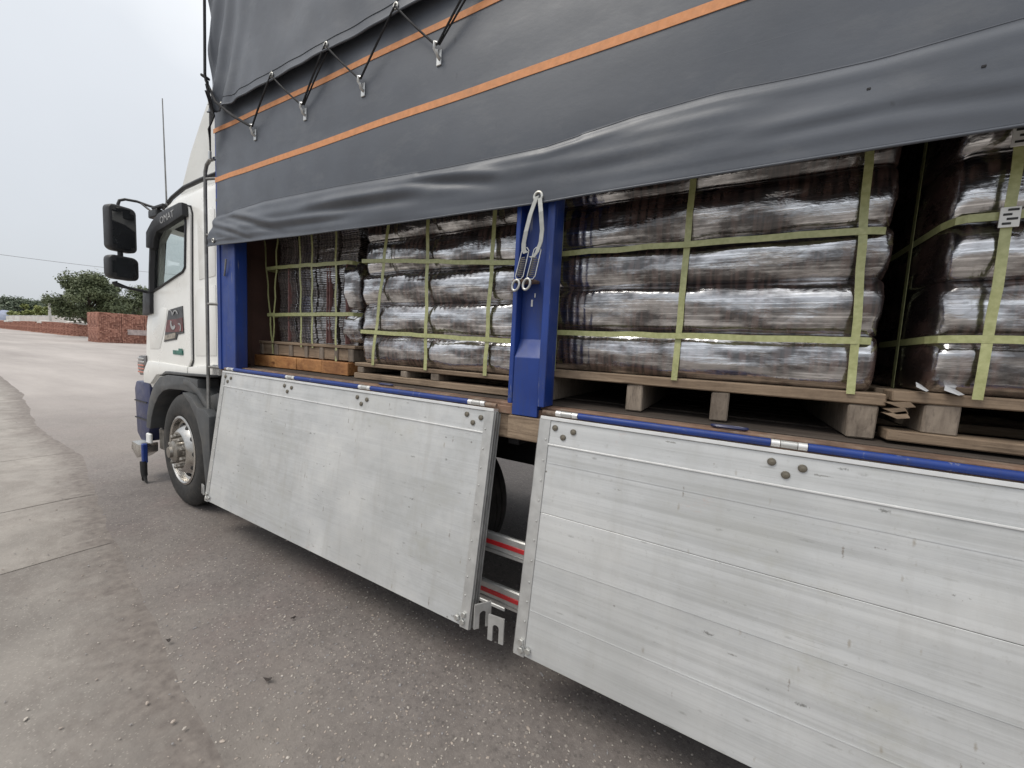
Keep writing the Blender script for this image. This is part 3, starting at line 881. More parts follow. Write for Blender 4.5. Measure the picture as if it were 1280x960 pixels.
# headlamp corner
bm = B()
prism_y(bm, [(-5.24, 1.12), (-5.26, 1.20), (-5.22, 1.28), (-5.05, 1.29), (-5.03, 1.10), (-5.20, 1.08)], .035, .12, .012)
lamp = obj('side_lamp', bm, 'lens', truck, smooth=40)
for k in range(5):
    bm = B(); box(bm, -5.235, -5.08, .029, .045, 1.11+k*.034, 1.125+k*.034, .003)
    obj('lamp_rib', bm, 'amber' if k < 3 else 'steel', lamp)
# bumper corner and fog lamp
bm = B()
prism_y(bm, [(-5.40, .46), (-5.43, .93), (-5.38, 1.01), (-5.02, 1.02), (-5.06, .60), (-5.12, .40), (-5.30, .39)], .055, .40, .02)
bumper = obj('front_bumper', bm, 'navy', truck, smooth=40)
for z in (.62, .80):
    bm = B(); box(bm, -5.41, -5.10, .047, .058, z, z+.012)
    obj('bumper_groove', bm, 'black_plastic', bumper)
bm = B(); box(bm, -5.40, -5.05, .42, 2.0, .42, 1.05, .03)
obj('front_bumper', bm, 'navy', truck, smooth=40)
bm = B()
prism_y(bm, [(-5.38, .30), (-5.24, .22), (-5.06, .30), (-5.05, .40), (-5.18, .37), (-5.36, .38)], .0, .12, .012)
fog = obj('fog_lamp', bm, 'chrome', truck, smooth=40)
bm = B(); box(bm, -5.08, -5.035, -.012, .03, .20, .40, .008)
obj('lamp_guard', bm, 'blue', fog)
bm = B(); box(bm, -5.10, -5.00, .035, .06, .40, .50, .008)
obj('lamp_bracket', bm, 'label_white', fog)
bm = B(); box(bm, -4.98, -4.70, .10, .40, .34, .56, .012)
obj('axle_beam', bm, 'hubmetal', truck)
# hanging black strap, torn end
bm = B()
tube(bm, [(-5.06, .0, .22), (-5.05, -.002, .12), (-5.045, 0, .07)], [.03, .028, .026], 8)
tube(bm, [(-5.055, 0, .085), (-5.075, -.002, .03), (-5.085, 0, .012)], [.018, .014, .006], 6)
tube(bm, [(-5.04, 0, .085), (-5.01, -.002, .03), (-4.99, 0, .008)], [.018, .013, .006], 6)
obj('mud_strap', bm, 'rubber', truck, smooth=50)
# wheel arch
def pairs(p, q): return p+q[::-1]
outer = [(-4.965, .58), (-4.94, .72), (-4.87, .88), (-4.76, 1.02), (-4.62, 1.11), (-4.45, 1.145), (-4.15, 1.155), (-3.86, 1.15)]
inner = [(-4.87, .58), (-4.83, .70), (-4.75, .83), (-4.66, .92), (-4.55, .985), (-4.42, 1.015), (-4.15, 1.03), (-3.86, 1.02)]
bm = B(); prism_y(bm, pairs(outer, inner), -.002, .16, .012)
obj('wheel_arch', bm, 'grey_plastic', truck, smooth=45)
bm = B(); prism_y(bm, [(-4.62, 1.118), (-4.45, 1.152), (-4.15, 1.162), (-3.63, 1.185), (-3.63, 1.205), (-4.12, 1.185), (-4.48, 1.175)], -.004, .16, .006)
obj('arch_lip', bm, 'grey_plastic', truck, smooth=45)
bm = B(); prism_y(bm, pairs(arc(-4.13, .5, .64, 88, -14, 16), arc(-4.13, .5, .585, 88, -14, 16)), -.01, .36, .012)
obj('mud_guard', bm, 'grey_plastic', truck, smooth=45)
bm = B(); prism_y(bm, [(-4.02, 1.03), (-3.86, 1.01), (-3.74, .93), (-3.62, .93), (-3.54, .88), (-3.54, .34), (-3.62, .26), (-3.645, .45), (-3.68, .66), (-3.76, .83), (-3.88, .95)], -.055, .02, .012)
obj('mud_guard', bm, 'grey_plastic', truck, smooth=45)
bm = B(); prism_y(bm, [(-3.80, 1.0), (-3.60, 1.06), (-3.42, .95), (-3.40, .30), (-3.52, .30), (-3.50, .72), (-3.60, .90)], .03, .50, .012)
obj('mud_guard', bm, 'grey_plastic', truck, smooth=45)

# wheels
def wheel(cx, cz, yf, front=True):
    y = yf
    bm = B()
    prof = [(.292, y+.035), (.31, y+.012), (.34, y+.002), (.40, y-.004), (.445, y+.006), (.475, y+.022), (.492, y+.036), (.5, y+.052), (.5, y+.09), (.492, y+.094), (.492, y+.104), (.5, y+.108), (.5, y+.15), (.492, y+.154), (.492, y+.164), (.5, y+.168), (.5, y+.215), (.49, y+.24), (.45, y+.27), (.34, y+.275), (.29, y+.24)]
    lathe_y(bm, prof, cx, cz, 56)
    bmr = B()
    if front:
        rp = [(.300, y+.030), (.305, y+.008), (.288, y+.002), (.278, y+.012), (.272, y+.05), (.245, y+.062), (.215, y+.030), (.185, y-.006), (.165, y-.014), (.155, y-.010), (.10, y-.010), (.10, y-.012), (0, y-.012)]
    else:
        rp = [(.300, y+.030), (.305, y+.008), (.285, y+.004), (.27, y+.10), (.20, y+.13), (.17, y+.10), (0, y+.10)]
    lathe_y(bmr, rp, cx, cz, 48)
    w = obj('road_wheel', bmr, 'chrome' if front else 'hubmetal', truck, smooth=35, loc=(cx, yf, cz))
    obj('tyre', bm, 'rubber', w, smooth=40)
    if front:
        for k in range(10):
            a = 2*PI*k/10
            bm = B()
            t = bmesh.new(); bmesh.ops.create_uvsphere(t, u_segments=12, v_segments=6, radius=1)
            hx, hz = cx+.222*math.cos(a), cz+.222*math.sin(a)
            for v in t.verts: v.co = Vector((v.co.x*.026, v.co.y*.010, v.co.z*.026))
            nrm = Vector((math.cos(a)*.62, -.78, math.sin(a)*.62))
            add(bm, t, Matrix.Translation((hx, y+.033, hz)) @ nrm.to_track_quat('-Y', 'Z').to_matrix().to_4x4())
            obj('hand_hole', bm, 'darkchassis', w)
            bm = B()
            lathe_y(bm, [(.019, y-.008), (.019, y-.036), (.013, y-.046), (0, y-.048)], cx+.138*math.cos(a+.3), cz+.138*math.sin(a+.3), 6)
            obj('wheel_nut', bm, 'hubmetal', w)
        bm = B()
        lathe_y(bm, [(.098, y-.010), (.094, y-.05), (.075, y-.062), (.05, y-.066), (.046, y-.085), (0, y-.09)], cx, cz, 24)
        obj('hub_cap', bm, 'hubmetal', w, smooth=35)
    return w
fw = wheel(-4.13, .5, -.028)
fw.rotation_euler = (0, 0, math.radians(-3.5))
wheel(-1.71, .5, .45, False)
wheel(-2.75, .5, 1.75, False)
wheel(-4.13, .5, 2.10, False)
wheel(1.6, .5, .10, False)

# grab rail at the front corner of the body
bm = B()
tube(bm, [(-3.49, -.01, 2.845), (-3.56, -.012, 2.845), (-3.61, -.012, 2.82), (-3.635, -.012, 2.77), (-3.64, -.012, 2.6), (-3.64, -.012, 1.6), (-3.645, -.012, .92), (-3.63, -.012, .84), (-3.58, .0, .79)], .013, 8)
gr = obj('grab_rail', bm, 'pipe', truck, smooth=50)
for z in (2.72, 2.30, 1.77, 1.27):
    bm = B(); tube(bm, [(-3.64, -.012, z), (-3.50, .03, z)], .011, 8)
    obj('rail_bracket', bm, 'pipe', gr, smooth=50)

# --- body: deck, rails, chassis
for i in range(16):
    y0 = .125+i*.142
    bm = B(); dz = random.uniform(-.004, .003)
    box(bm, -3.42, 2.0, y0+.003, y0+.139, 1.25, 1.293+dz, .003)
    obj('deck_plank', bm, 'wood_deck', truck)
bm = B(); box(bm, -3.54, 2.02, .055, .120, 1.24, 1.287, .006)
obj('deck_edge', bm, 'rust', truck)
bm = B(); box(bm, -3.54, 2.02, .035, .053, 1.235, 1.272, .003)
obj('deck_edge', bm, 'rust', truck)
bm = B(); box(bm, -3.54, 2.02, .045, .12, 1.12, 1.232, .004)
obj('side_rail', bm, 'wood_grey', truck)
for y in (.75, 1.55):
    bm = B(); box(bm, -4.9, 2.0, y, y+.08, .78, 1.06, .006)
    obj('chassis_rail', bm, 'darkchassis', truck)
for i in range(9):
    x = -3.4+i*.62
    bm = B(); box(bm, x, x+.06, .13, 2.36, 1.07, 1.235, .004)
    obj('cross_member', bm, 'darkchassis', truck)
bm = B(); box(bm, -3.2, -2.1, 1.7, 2.3, .55, 1.05, .04)
obj('fuel_tank', bm, 'darkchassis', truck)
bm = B(); sk = [(-3.3, 1.24), (-3.3, .45)]
for k in range(1, 44): sk.append((-3.3+k*.12, .45-.035*abs(math.sin(k*1.25))))
sk += [(2.0, .45), (2.0, 1.24)]
prism_y(bm, sk, 2.20, 2.23)
obj('far_side_skirt', bm, 'darkchassis', truck)
# bulkhead, rear frame, far wall
bm = B(); box(bm, -3.50, -3.44, .10, 2.36, 1.24, 3.9, .004)
for k in range(5): box(bm, -3.445, -3.42, .12+k*.5, .20+k*.5, 1.30, 3.85, .004)
obj('bulkhead', bm, 'bulkhead', truck)
bm = B(); box(bm, -3.54, 2.02, 2.34, 2.38, 1.12, 3.9, .004)
obj('far_side_wall', bm, 'darkchassis', truck)
bm = B(); box(bm, 1.98, 2.02, .12, 2.33, 1.12, 3.9, .004)
obj('rear_wall', bm, 'darkchassis', truck)

# posts
def post(x0, x1, gus=True):
    bm = B()
    box(bm, x0, x0+.022, .012, .105, 1.29, 3.88, .003)
    box(bm, x1-.034, x1, .006, .105, 1.29, 3.88, .003)
    box(bm, x0+.022, x1-.034, .062, .100, 1.29, 3.88, .002)
    p = obj('side_post', bm, 'blue', truck)
    if gus:
        bm = B(); prism_x(bm, [(.061, 1.585), (.016, 1.50), (.016, 1.24), (.061, 1.24)], x0+.0235, x1-.0355, .003)
        obj('post_gusset', bm, 'blue', p)
        bm = B(); box(bm, x0+.01, x1-.01, .008, .03, 1.13, 1.236, .003)
        obj('post_socket', bm, 'wood_grey', p)
        for (dx, z, sx, sz) in ((.07, 1.73, .008, .03), (.085, 1.77, .005, .018)):
            bm = B(); box(bm, x0+dx, x0+dx+sx, .059, .062, z, z+sz)
            obj('paint_chip', bm, 'label_white', p)
    return p
post(-.868, -.682)
post(1.78, 1.98)
bm = B(); box(bm, -3.54, -3.268, .012, .10, 1.262, 3.88, .005)
box(bm, -3.50, -3.47, .004, .0145, 1.262, 3.88, .003)
fp = obj('side_post', bm, 'blue', truck)
bm = B(); tube(bm, [(-3.40, .004, 1.98), (-3.37, -.004, 2.02), (-3.35, -.006, 2.10)], .006, 6)
obj('post_hook', bm, 'pipe', fp)

# drop side boards (planks, frame, bead, hinges, bolts)
KT = .135
def onb(x, zl, d=0.0):
    """board coordinates: zl distance down the board, d outward"""
    s = math.hypot(1, KT); 
    return Vector((x, -KT/s*zl-d/s, 1.252-zl/s+d*KT/s*-1+0))
bolt_me = cyl_mesh('bolt', .0125, .006, 12, 'bolt', .002)
hex_me = cyl_mesh('hex_bolt', .014, .012, 6, 'boltlight')
rivet_me = cyl_mesh('rivet', .0042, .003, 8, 'boltlight', .001)
tilt = math.atan(KT)
def board(x0, x1, hinges, seams, pmat, beads):
    root_bm = B()
    L = 1.005
    def slab(bm, a, b, z0, z1, d0, d1, bev=.002):
        t = bmesh.new(); bmesh.ops.create_cube(t, size=1)
        for v in t.verts:
            v.co = Vector(((a+b)/2+v.co.x*(b-a), -((d0+d1)/2+v.co.y*-(d1-d0)), -((z0+z1)/2-v.co.z*(z1-z0))))
        if bev: bmesh.ops.bevel(t, geom=t.edges[:], offset=bev, segments=1, affect='EDGES')
        add(bm, t, Matrix.Translation((0, 0, 1.252)) @ Matrix.Rotation(-tilt, 4, 'X'))
    # backing core is the part itself
    slab(root_bm, x0+.004, x1-.004, .004, L-.004, -.050, -.006)
    bd = obj('drop_side_board', root_bm, 'alu_dark', truck)
    zs = [0.010]+seams+[L]
    for a, b in zip(zs[:-1], zs[1:]):
        bm = B(); slab(bm, x0+.050, x1-.050, a+.0009, b-.0009, -.0055, .0, .0012)
        obj('board_plank', bm, pmat, bd)
    bm = B(); slab(bm, x0+.048, x1-.048, .1095, .1165, .0005, .0045, .0015)
    obj('bead', bm, 'alu_bright', bd)
    for zz, ww in beads:
        bm = B(); slab(bm, x0+.052, x1-.052, zz, zz+ww, .0004, .0016, .0)
        obj('bead', bm, pmat, bd)
    bm = B(); slab(bm, x0+.002, x1-.002, -.004, .010, -.052, .006, .0015)
    obj('top_flange', bm, 'alu_bright', bd)
    for (a, b, s) in ((x0, x0+.050, 0), (x1-.050, x1, 1)):
        bm = B(); slab(bm, a, b, .008, L+.004, -.004, .004, .0012)
        obj('end_frame', bm, 'alu_frame', bd)
        bm = B()
        e0, e1 = (a, a+.004) if s == 0 else (b-.004, b)
        slab(bm, e0, e1, .008, L+.004, -.054, -.0045, .001)
        xx0, xx1 = (a-.006, a) if s == 0 else (b, b+.006)
        slab(bm, xx0, xx1, .008, L+.004, -.012, -.004, .001)
        slab(bm, xx0, xx1, .008, L+.004, -.030, -.024, .001)
        slab(bm, xx0, xx1, .008, L+.004, -.054, -.047, .001)
        obj('end_channel', bm, 'alu_channel', bd)
        for k in range(11):
            zz = .10+k*.085+random.uniform(-.006, .006)
            p = Matrix.Translation((0, 0, 1.252)) @ Matrix.Rotation(-tilt, 4, 'X') @ Vector(((a+b)/2+(.012 if s == 0 else -.012), -.004, -zz))
            link('rivet', rivet_me, bd, p, (-tilt, 0, 0))
        for dx, dz in ((-.006, .045), (.022, .02), (-.008, .012)):
            xx = (a+.026-dx if s == 0 else b-.026+dx)
            if s == 0 and dx > .02: xx = a+.066
            if s == 1 and dx > .02: xx = b-.066
            p = Matrix.Translation((0, 0, 1.252)) @ Matrix.Rotation(-tilt, 4, 'X') @ Vector((xx, -.004, -(L-dz-.012)))
            link('hex_bolt', hex_me, bd, p, (-tilt, random.random(), 0))
    for h in hinges:
        for dx, dz in ((-.042, .040), (.040, .046), (-.002, .075)):
            p = Matrix.Translation((0, 0, 1.252)) @ Matrix.Rotation(-tilt, 4, 'X') @ Vector((h+dx, -.0005, -dz))
            link('bolt', bolt_me, bd, p, (-tilt, 0, 0))
        for k, (a, b) in enumerate(((-.048, -.024), (-.022, .022), (.024, .048))):
            bm = B(); tube(bm, [(h+a, .012, 1.272), (h+b, .012, 1.272)], .0125, 12)
            obj('hinge_knuckle', bm, 'alu_frame' if k == 1 else 'alu_bright', bd, smooth=50)
    hs = sorted(hinges)
    for a, b in zip(hs[:-1], hs[1:]):
        bm = B(); tube(bm, [(a+.050, .014, 1.272), (b-.050, .014, 1.272)], .0130, 10)
        obj('hinge_pipe', bm, 'blue', bd, smooth=50)
    for a, b in ((x0+.004, hs[0]-.05), (hs[-1]+.05, x1-.0)):
        if b-a > .02:
            bm = B(); tube(bm, [(a, .014, 1.27), (b, .014, 1.27)], .010, 10)
            obj('hinge_pin', bm, 'rust', bd, smooth=50)
    return bd
b1_ = board(-3.43, -.925, [-3.335, -2.55, -1.82, -1.035], [.112], 'alu', ())
b2_ = board(-.690, 1.79, [-.575, .19, .95, 1.69], [.113, .402], 'alu_streak', ((.188, .003), (.60, .0018), (.81, .003)))
# slotted latch forks at the board ends
def fork(cx, zt, y, w, h, yaw, parent):
    bm = B()
    t = bmesh.new()
    pts = [(-w/2, 0), (w/2, 0), (w/2, -h), (w*.2, -h)]+[(w*.2*math.cos(PI*k/8), -h*.45+w*.2*math.sin(PI*k/8)) for k in range(9)]+[(-w*.2, -h), (-w/2, -h)]
    prism_y(t, [(p[0], p[1]) for p in pts], -.004, .004)
    add(bm, t, Matrix.Translation((cx, y, zt)) @ Matrix.Rotation(yaw, 4, 'Z'))
    return obj('latch_fork', bm, 'alu_frame', parent)
fork(-.775, .385, -.146, .075, .115, .10, b1_)
fork(-.866, .395, -.115, .080, .115, .95, b1_)
bm = B(); box(bm, -.905, -.77, -.088, -.080, .374, .390, .002)
obj('fork_plate', bm, 'alu_frame', b1_)
fork(-3.475, .365, -.128, .06, .075, -.2, b1_)
# side guard rails with red strips, seen through the gap
for z in (.565, .305):
    bm = B(); box(bm, -3.2, 1.2, .08, .105, z-.052, z+.052, .006)
    g = obj('side_guard', bm, 'alu_frame', truck)
    bm = B(); box(bm, -3.1, 1.1, .076, .081, z-.004, z+.018, .001)
    obj('reflective_strip', bm, 'red_refl', g)
    bm = B(); box(bm, -3.15, 1.15, .076, .081, z-.030, z-.024, .001)
    obj('guard_groove', bm, 'alu_dark', g)
# lashing ring plate on the deck edge
for x in (.02, -1.72):
    bm = B(); tube(bm, [(x+.055*math.cos(2*PI*k/16), .075+.012*math.sin(2*PI*k/16), 1.296) for k in range(16)], .006, 6, closed=True)
    obj('lashing_ring', bm, 'navy', truck, smooth=50)

# ------------------------------------------------------------------ tarpaulins
BX, BZ = [-3.6, -3.53, -2.6, -1.835, -1.267, -.5, 2.1], [2.205, 2.203, 2.178, 2.157, 2.149, 2.146, 2.144]
CX, CZ = [-3.5, -3.09, -2.79, -2.04, -1.54, -1.23, -.73, -.36, -.1, .11, .29, .55, 1.2, 2.1], [2.40, 2.415, 2.425, 2.401, 2.374, 2.359, 2.349, 2.385, 2.394, 2.382, 2.376, 2.389, 2.37, 2.40]
def zb(x): return interp(x, BX, BZ)
def zc(x): return interp(x, CX, CZ)
# long folds of the loose skirt: (x0, z0, x1, z1, width, depth), depth < 0 is a dent
FOLDS = [(-2.28, 2.300, -1.50, 2.262, .026, -.026), (-1.42, 2.330, -1.00, 2.265, .024, -.022), (-3.30, 2.40, -2.66, 2.235, .022, -.026), (-3.42, 2.33, -3.0, 2.215, .018, -.020), (.36, 2.235, .62, 2.215, .022, -.012), (-.62, 2.23, -.05, 2.25, .024, -.009), (-2.85, 2.26, -2.05, 2.222, .018, -.014), (.0, 2.225, .36, 2.24, .02, -.010), (-.4, 2.33, .0, 2.33, .02, .008), (.65, 2.33, 1.3, 2.29, .03, -.015)]
FOLDS = [(a, b, c-a, d-b, (c-a)**2+(d-b)**2, w, q*(.75 if a < -.9 else .45)) for a, b, c, d, w, q in FOLDS]
def folds(x, z):
    t = 0.0
    for a, b, ux, uz, L2, w, q in FOLDS:
        if x < a-.3 or x > a+ux+.3: continue
        k = ((x-a)*ux+(z-b)*uz)/L2
        p = ((z-b)*ux-(x-a)*uz)/math.sqrt(L2)
        e = 1.0 if 0 <= k <= 1 else math.exp(-((k-(1 if k > 1 else 0))/.18)**2)
        e *= math.sin(PI*min(1, max(0, (k+.25)/1.5)))
        g = p/w
        t += q*e*(math.exp(-g*g)-.75*math.exp(-((p-1.5*w)/w)**2))
    return t
def out(x, z):
    """outward push (towards -Y) of the lower curtain"""
    d = .030+.004*nv(x*1.1, z*2.0)
    c, b = zc(x), zb(x)
    if z > c:
        k = z-c
        d += .010*math.exp(-k/.10)*-.6
        d += .004*nv(x*.9+z*.6, z*5.0, 3.0)
        d += .010*math.exp(-((x+3.3)/.3)**2)*nv(x*3, z*5, 8)
    else:
        v = (c-z)/(c-b)
        n1 = nv(x*1.3, 2.0); n2 = nv(x*2.1+1.7, 5.0)
        lf = 1/(1+math.exp((x+1.9)/.35))
        d += (.008+.014*lf)*math.sin(PI*min(1, v*(1.05+.3*n1)))**1.2*(.75+.5*n2)
        d += (.007+.009*lf)*nv(x*1.0+z*3.0, z*11, 1.0)*min(1, v*4)*(1.0 if v < .85 else .6)
        d += (.003+.004*lf)*nv(x*2.4+z*7, z*22, 4.0)*min(1, v*4)
        d += .006*math.exp(-((v-.10)/.06)**2)*(.6+.8*n2)
        e = math.exp(-((x+3.45)/.50)**2)
        d += .006*e*math.sin(2*PI*(z*9.5+(x+3.4)*3.4+.6*nv(x*4, z*5)))*min(1, v*3)*(1 if v < .8 else .3)
        d += folds(x, z)*min(1, v*6)
        e2 = math.exp(-((x+.75)/.22)**2)
        d += -.014*e2*v
    return d
curtain = thing('side_curtain', 'charcoal lower side curtain with two orange webbing stripes, rolled up over the cargo', 'tarpaulin', (-1, 0, 2.15))
bm = B()
xs = np.concatenate([np.linspace(-3.46, -2.4, 110), np.linspace(-2.39, .8, 210), np.linspace(.82, 2.08, 50)])
vs_ = np.concatenate([np.linspace(0, .07, 8), np.linspace(.08, 1.0, 58)**1.0*1.0])
grid = []
for x in xs:
    col = []
    top = 3.9
    for v in vs_:
        b = zb(x); c = zc(x)
        z = b+(v/.5)*(c+.12-b) if v < .5 else (c+.12)+(v-.5)/.5*(top-c-.12)
        # front corner of the skirt sticks out forwards
        xx = x
        if x < -3.2:
            k = (-3.2-x)/.26
            xx = x+k*(.04 if z > 2.5 else .04-.13*min(1, (2.5-z)/.30)**1.3)
        col.append(bm.verts.new((xx, -out(x, z), z)))
    grid.append(col)
for i in range(len(xs)-1):
    for j in range(len(vs_)-1): bm.faces.new((grid[i][j], grid[i+1][j], grid[i+1][j+1], grid[i][j+1]))
cs = obj('curtain_sheet', bm, 'tarp', curtain, smooth=0)
md = cs.modifiers.new('thick', 'SOLIDIFY'); md.thickness = .0025
# hem cord along the bottom edge
bm = B()
tube(bm, [(x-(max(0, -3.2-x)/.26*.09), -out(x, zb(x)+.003)-.001, zb(x)) for x in np.linspace(-3.46, 2.08, 160)], .0045, 6)
obj('hem', bm, 'tarp', curtain, smooth=0)
for z0, w in ((2.672, .034), (3.012, .030)):
    bm = B()
    pts = [(x, -out(x, z0)-.004, z0+.003*nv(x*2, z0)) for x in np.linspace(-3.44, 2.08, 120)]
    ribbon(bm, pts, (0, 0, 1), w, .0025, (0, 1, 0))
    obj('webbing_stripe', bm, 'webbing_orange', curtain)
# seam welt just over the crease
bm = B()
tube(bm, [(x, -out(x, zc(x)+.012)-.001, zc(x)+.012) for x in np.linspace(-3.3, 2.08, 120)], .0028, 5)
obj('seam', bm, 'tarp', curtain, smooth=0)
def eyelet(x, z, y, parent, r=.011, name='eyelet', mat='brass', n=18):
    bm = B()
    tube(bm, [(x+r*math.cos(2*PI*k/n), y, z+r*math.sin(2*PI*k/n)) for k in range(n)], r*.36, 7, closed=True)
    t = bmesh.new(); bmesh.ops.create_circle(t, cap_ends=True, segments=12, radius=r*.8)
    add(bm, t, Matrix.Translation((x, y+.002, z)) @ Matrix.Rotation(PI/2, 4, 'X'), mi=1)
    return obj(name, bm, [mat, 'rope'], parent, smooth=60)
for z0 in (2.83, 2.53):
    bm = B()
    ribbon(bm, [(x, -out(x, z0)-.0012, z0+.002*nv(x*1.5, z0)) for x in np.linspace(-3.44, 2.08, 120)], (0, 0, 1), .020, .0018, (0, 1, 0))
    obj('weld_seam', bm, 'tarp', curtain)
eyelet(-.750, 2.170, -out(-.75, 2.17)-.004, curtain, .018)
eyelet(-3.44, 2.232, -out(-3.44, 2.235)-.004, curtain, .013)
for (x, z) in ((.270, 2.308), (.489, 2.301)):
    bm = B(); box(bm, x-.004, x+.005, -out(x, z)-.004, -out(x, z)+.004, z-.003, z+.004, .001)
    obj('tear', bm, 'rope', curtain)

# rope hooks on the curtain
HX = [-2.88, -2.335, -1.823, -1.301]
HZ = 2.905
for x in HX:
    y = -out(x, HZ)-.003
    bm = B()
    box(bm, x-.014, x+.014, y-.006, y+.001, HZ-.072, HZ-.004, .002)
    hk = obj('rope_hook', bm, 'steel', curtain)
    bm = B()
    tube(bm, [(x-.009, y-.006, HZ-.020), (x-.013, y-.022, HZ-.004), (x-.008, y-.026, HZ+.018), (x+.004, y-.020, HZ+.014)], .0085, 7)
    tube(bm, [(x+.006, y-.005, HZ-.045), (x+.006, y-.020, HZ-.042), (x+.006, y-.026, HZ-.020)], .0085, 7)
    obj('hook_prong', bm, 'steel', hk, smooth=60)

# upper tarpaulin: roof sheet hanging over the side
upper = thing('roof_tarpaulin', 'dark charcoal roof tarpaulin overhanging the top of the side curtain, laced along its hem', 'tarpaulin', (-1, 0, 3.1))
def ub(x): return 3.10+.022*(x+3.4)/2.0 if x < -1.4 else 3.122
def uout(x, z):
    v = (z-ub(x))
    d = .075+.012*nv(x*1.2, z*1.5, 6)
    d += .014*nv(x*2.2+z*1.1, z*2.0, 7)+.006*nv(x*6+z*2.5, z*4, 2)
    d += .018*math.exp(-v/.06)*(.4+.6*nv(x*4, 1.0))
    d += .016*math.exp(-((x+3.3)/.28)**2)*math.sin(2*PI*(x*5-z*2.2))
    return d
bm = B(); grid = []
xs2 = np.linspace(-3.40, 2.1, 200)
for x in xs2:
    col = []
    for k in range(34):
        f = (k/33)**1.5
        z = ub(x)+f*(3.93-ub(x))+.006*nv(x*3, 9)*(1-f)
        col.append(bm.verts.new((x+.02*(1-f)*(x < -3.3), -uout(x, z), z)))
    for k, (yy, zz) in enumerate(((-.02, 3.99), (.06, 4.03), (.4, 4.06), (1.2, 4.08), (2.0, 4.06), (2.36, 4.03), (2.42, 3.9), (2.43, 3.0))):
        col.append(bm.verts.new((x, yy, zz)))
    grid.append(col)
for i in range(len(xs2)-1):
    for j in range(len(grid[0])-1): bm.faces.new((grid[i][j], grid[i+1][j], grid[i+1][j+1], grid[i][j+1]))
us = obj('roof_sheet', bm, 'tarp', upper, smooth=0)
md = us.modifiers.new('thick', 'SOLIDIFY'); md.thickness = .003
bm = B()
tube(bm, [(x, -uout(x, ub(x)+.001)-.001, ub(x)+.006*nv(x*3, 9)) for x in np.linspace(-3.38, 2.1, 150)], .006, 6)
obj('hem', bm, 'tarp', upper, smooth=0)
bm = B()
tube(bm, [(x, -uout(x, ub(x)+.05)-.001, ub(x)+.052+.006*nv(x*3, 9)) for x in np.linspace(-3.38, 2.1, 150)], .002, 5)
obj('stitch_line', bm, 'tarp', upper, smooth=0)
EX = [-3.243, -2.60, -2.075, -1.545, -1.03, -.51, .0, .53, 1.05, 1.6]
for x in EX: eyelet(x, ub(x)+.027, -uout(x, ub(x)+.027)-.004, upper, .013)

rope = thing('lacing_rope', 'thin black rope zigzagging between the roof tarpaulin eyelets and the curtain hooks', 'rope', (-1, 0, 3.0))
def ep(x): return Vector((x, -uout(x, ub(x)+.027)-.008, ub(x)+.024))
def hp(x): return Vector((x-.004, -out(x, HZ)-.025, HZ+.006))
def seg(bm, a, b, r=.0055, sag=.006):
    n = 8
    tube(bm, [a.lerp(b, i/n)+Vector((0, -.004*math.sin(PI*i/n), -sag*math.sin(PI*i/n))) for i in range(n+1)], r, 6)
for i, hx in enumerate(HX):
    bm = B(); seg(bm, ep(EX[i]), hp(hx)); seg(bm, hp(hx)+Vector((.008, 0, 0)), ep(EX[i+1]))
    if i % 2 == 1: seg(bm, hp(hx)+Vector((.014, .006, 0)), ep(EX[i+1])+Vector((.03, .02, .02)), .0045)
    obj('rope_span', bm, 'rope', rope, smooth=60)
# bundle of rope ends tied at the front corner
for k in range(7):
    bm = B()
    x0, z0 = -3.36+.012*k, 3.30-.05*(k % 3)
    pts = [Vector((x0, -.10-.008*k, z0)), Vector((-3.36+.010*k, -.09, 3.12-.01*k)), Vector((-3.40+.006*k, -.075-.004*k, 2.98)), Vector((-3.425, -.065, 2.86+.012*k))]
    tube(bm, pts, .0055, 6)
    obj('rope_tail', bm, 'rope', rope, smooth=60)
bm = B(); tube(bm, [(-3.375, -.105, 3.93), (-3.37, -.11, 3.6), (-3.365, -.115, 3.34), (-3.35, -.115, 3.29), (-3.243, -.105, 3.13), (-3.05, -.09, 3.0), (-2.885, -.06, 2.912)], .009, 7)
obj('rope_tail', bm, 'rope', rope, smooth=60)
bm = B(); tube(bm, [(-3.38, -.11, 3.33), (-3.36, -.135, 3.32), (-3.33, -.12, 3.30), (-3.35, -.10, 3.31)], .010, 7, closed=True)
obj('rope_knot', bm, 'rope', rope, smooth=60)
bm = B(); box(bm, -3.437, -3.418, -.075, -.058, 2.80, 2.86, .003)
obj('rope_hook', bm, 'steel', rope)

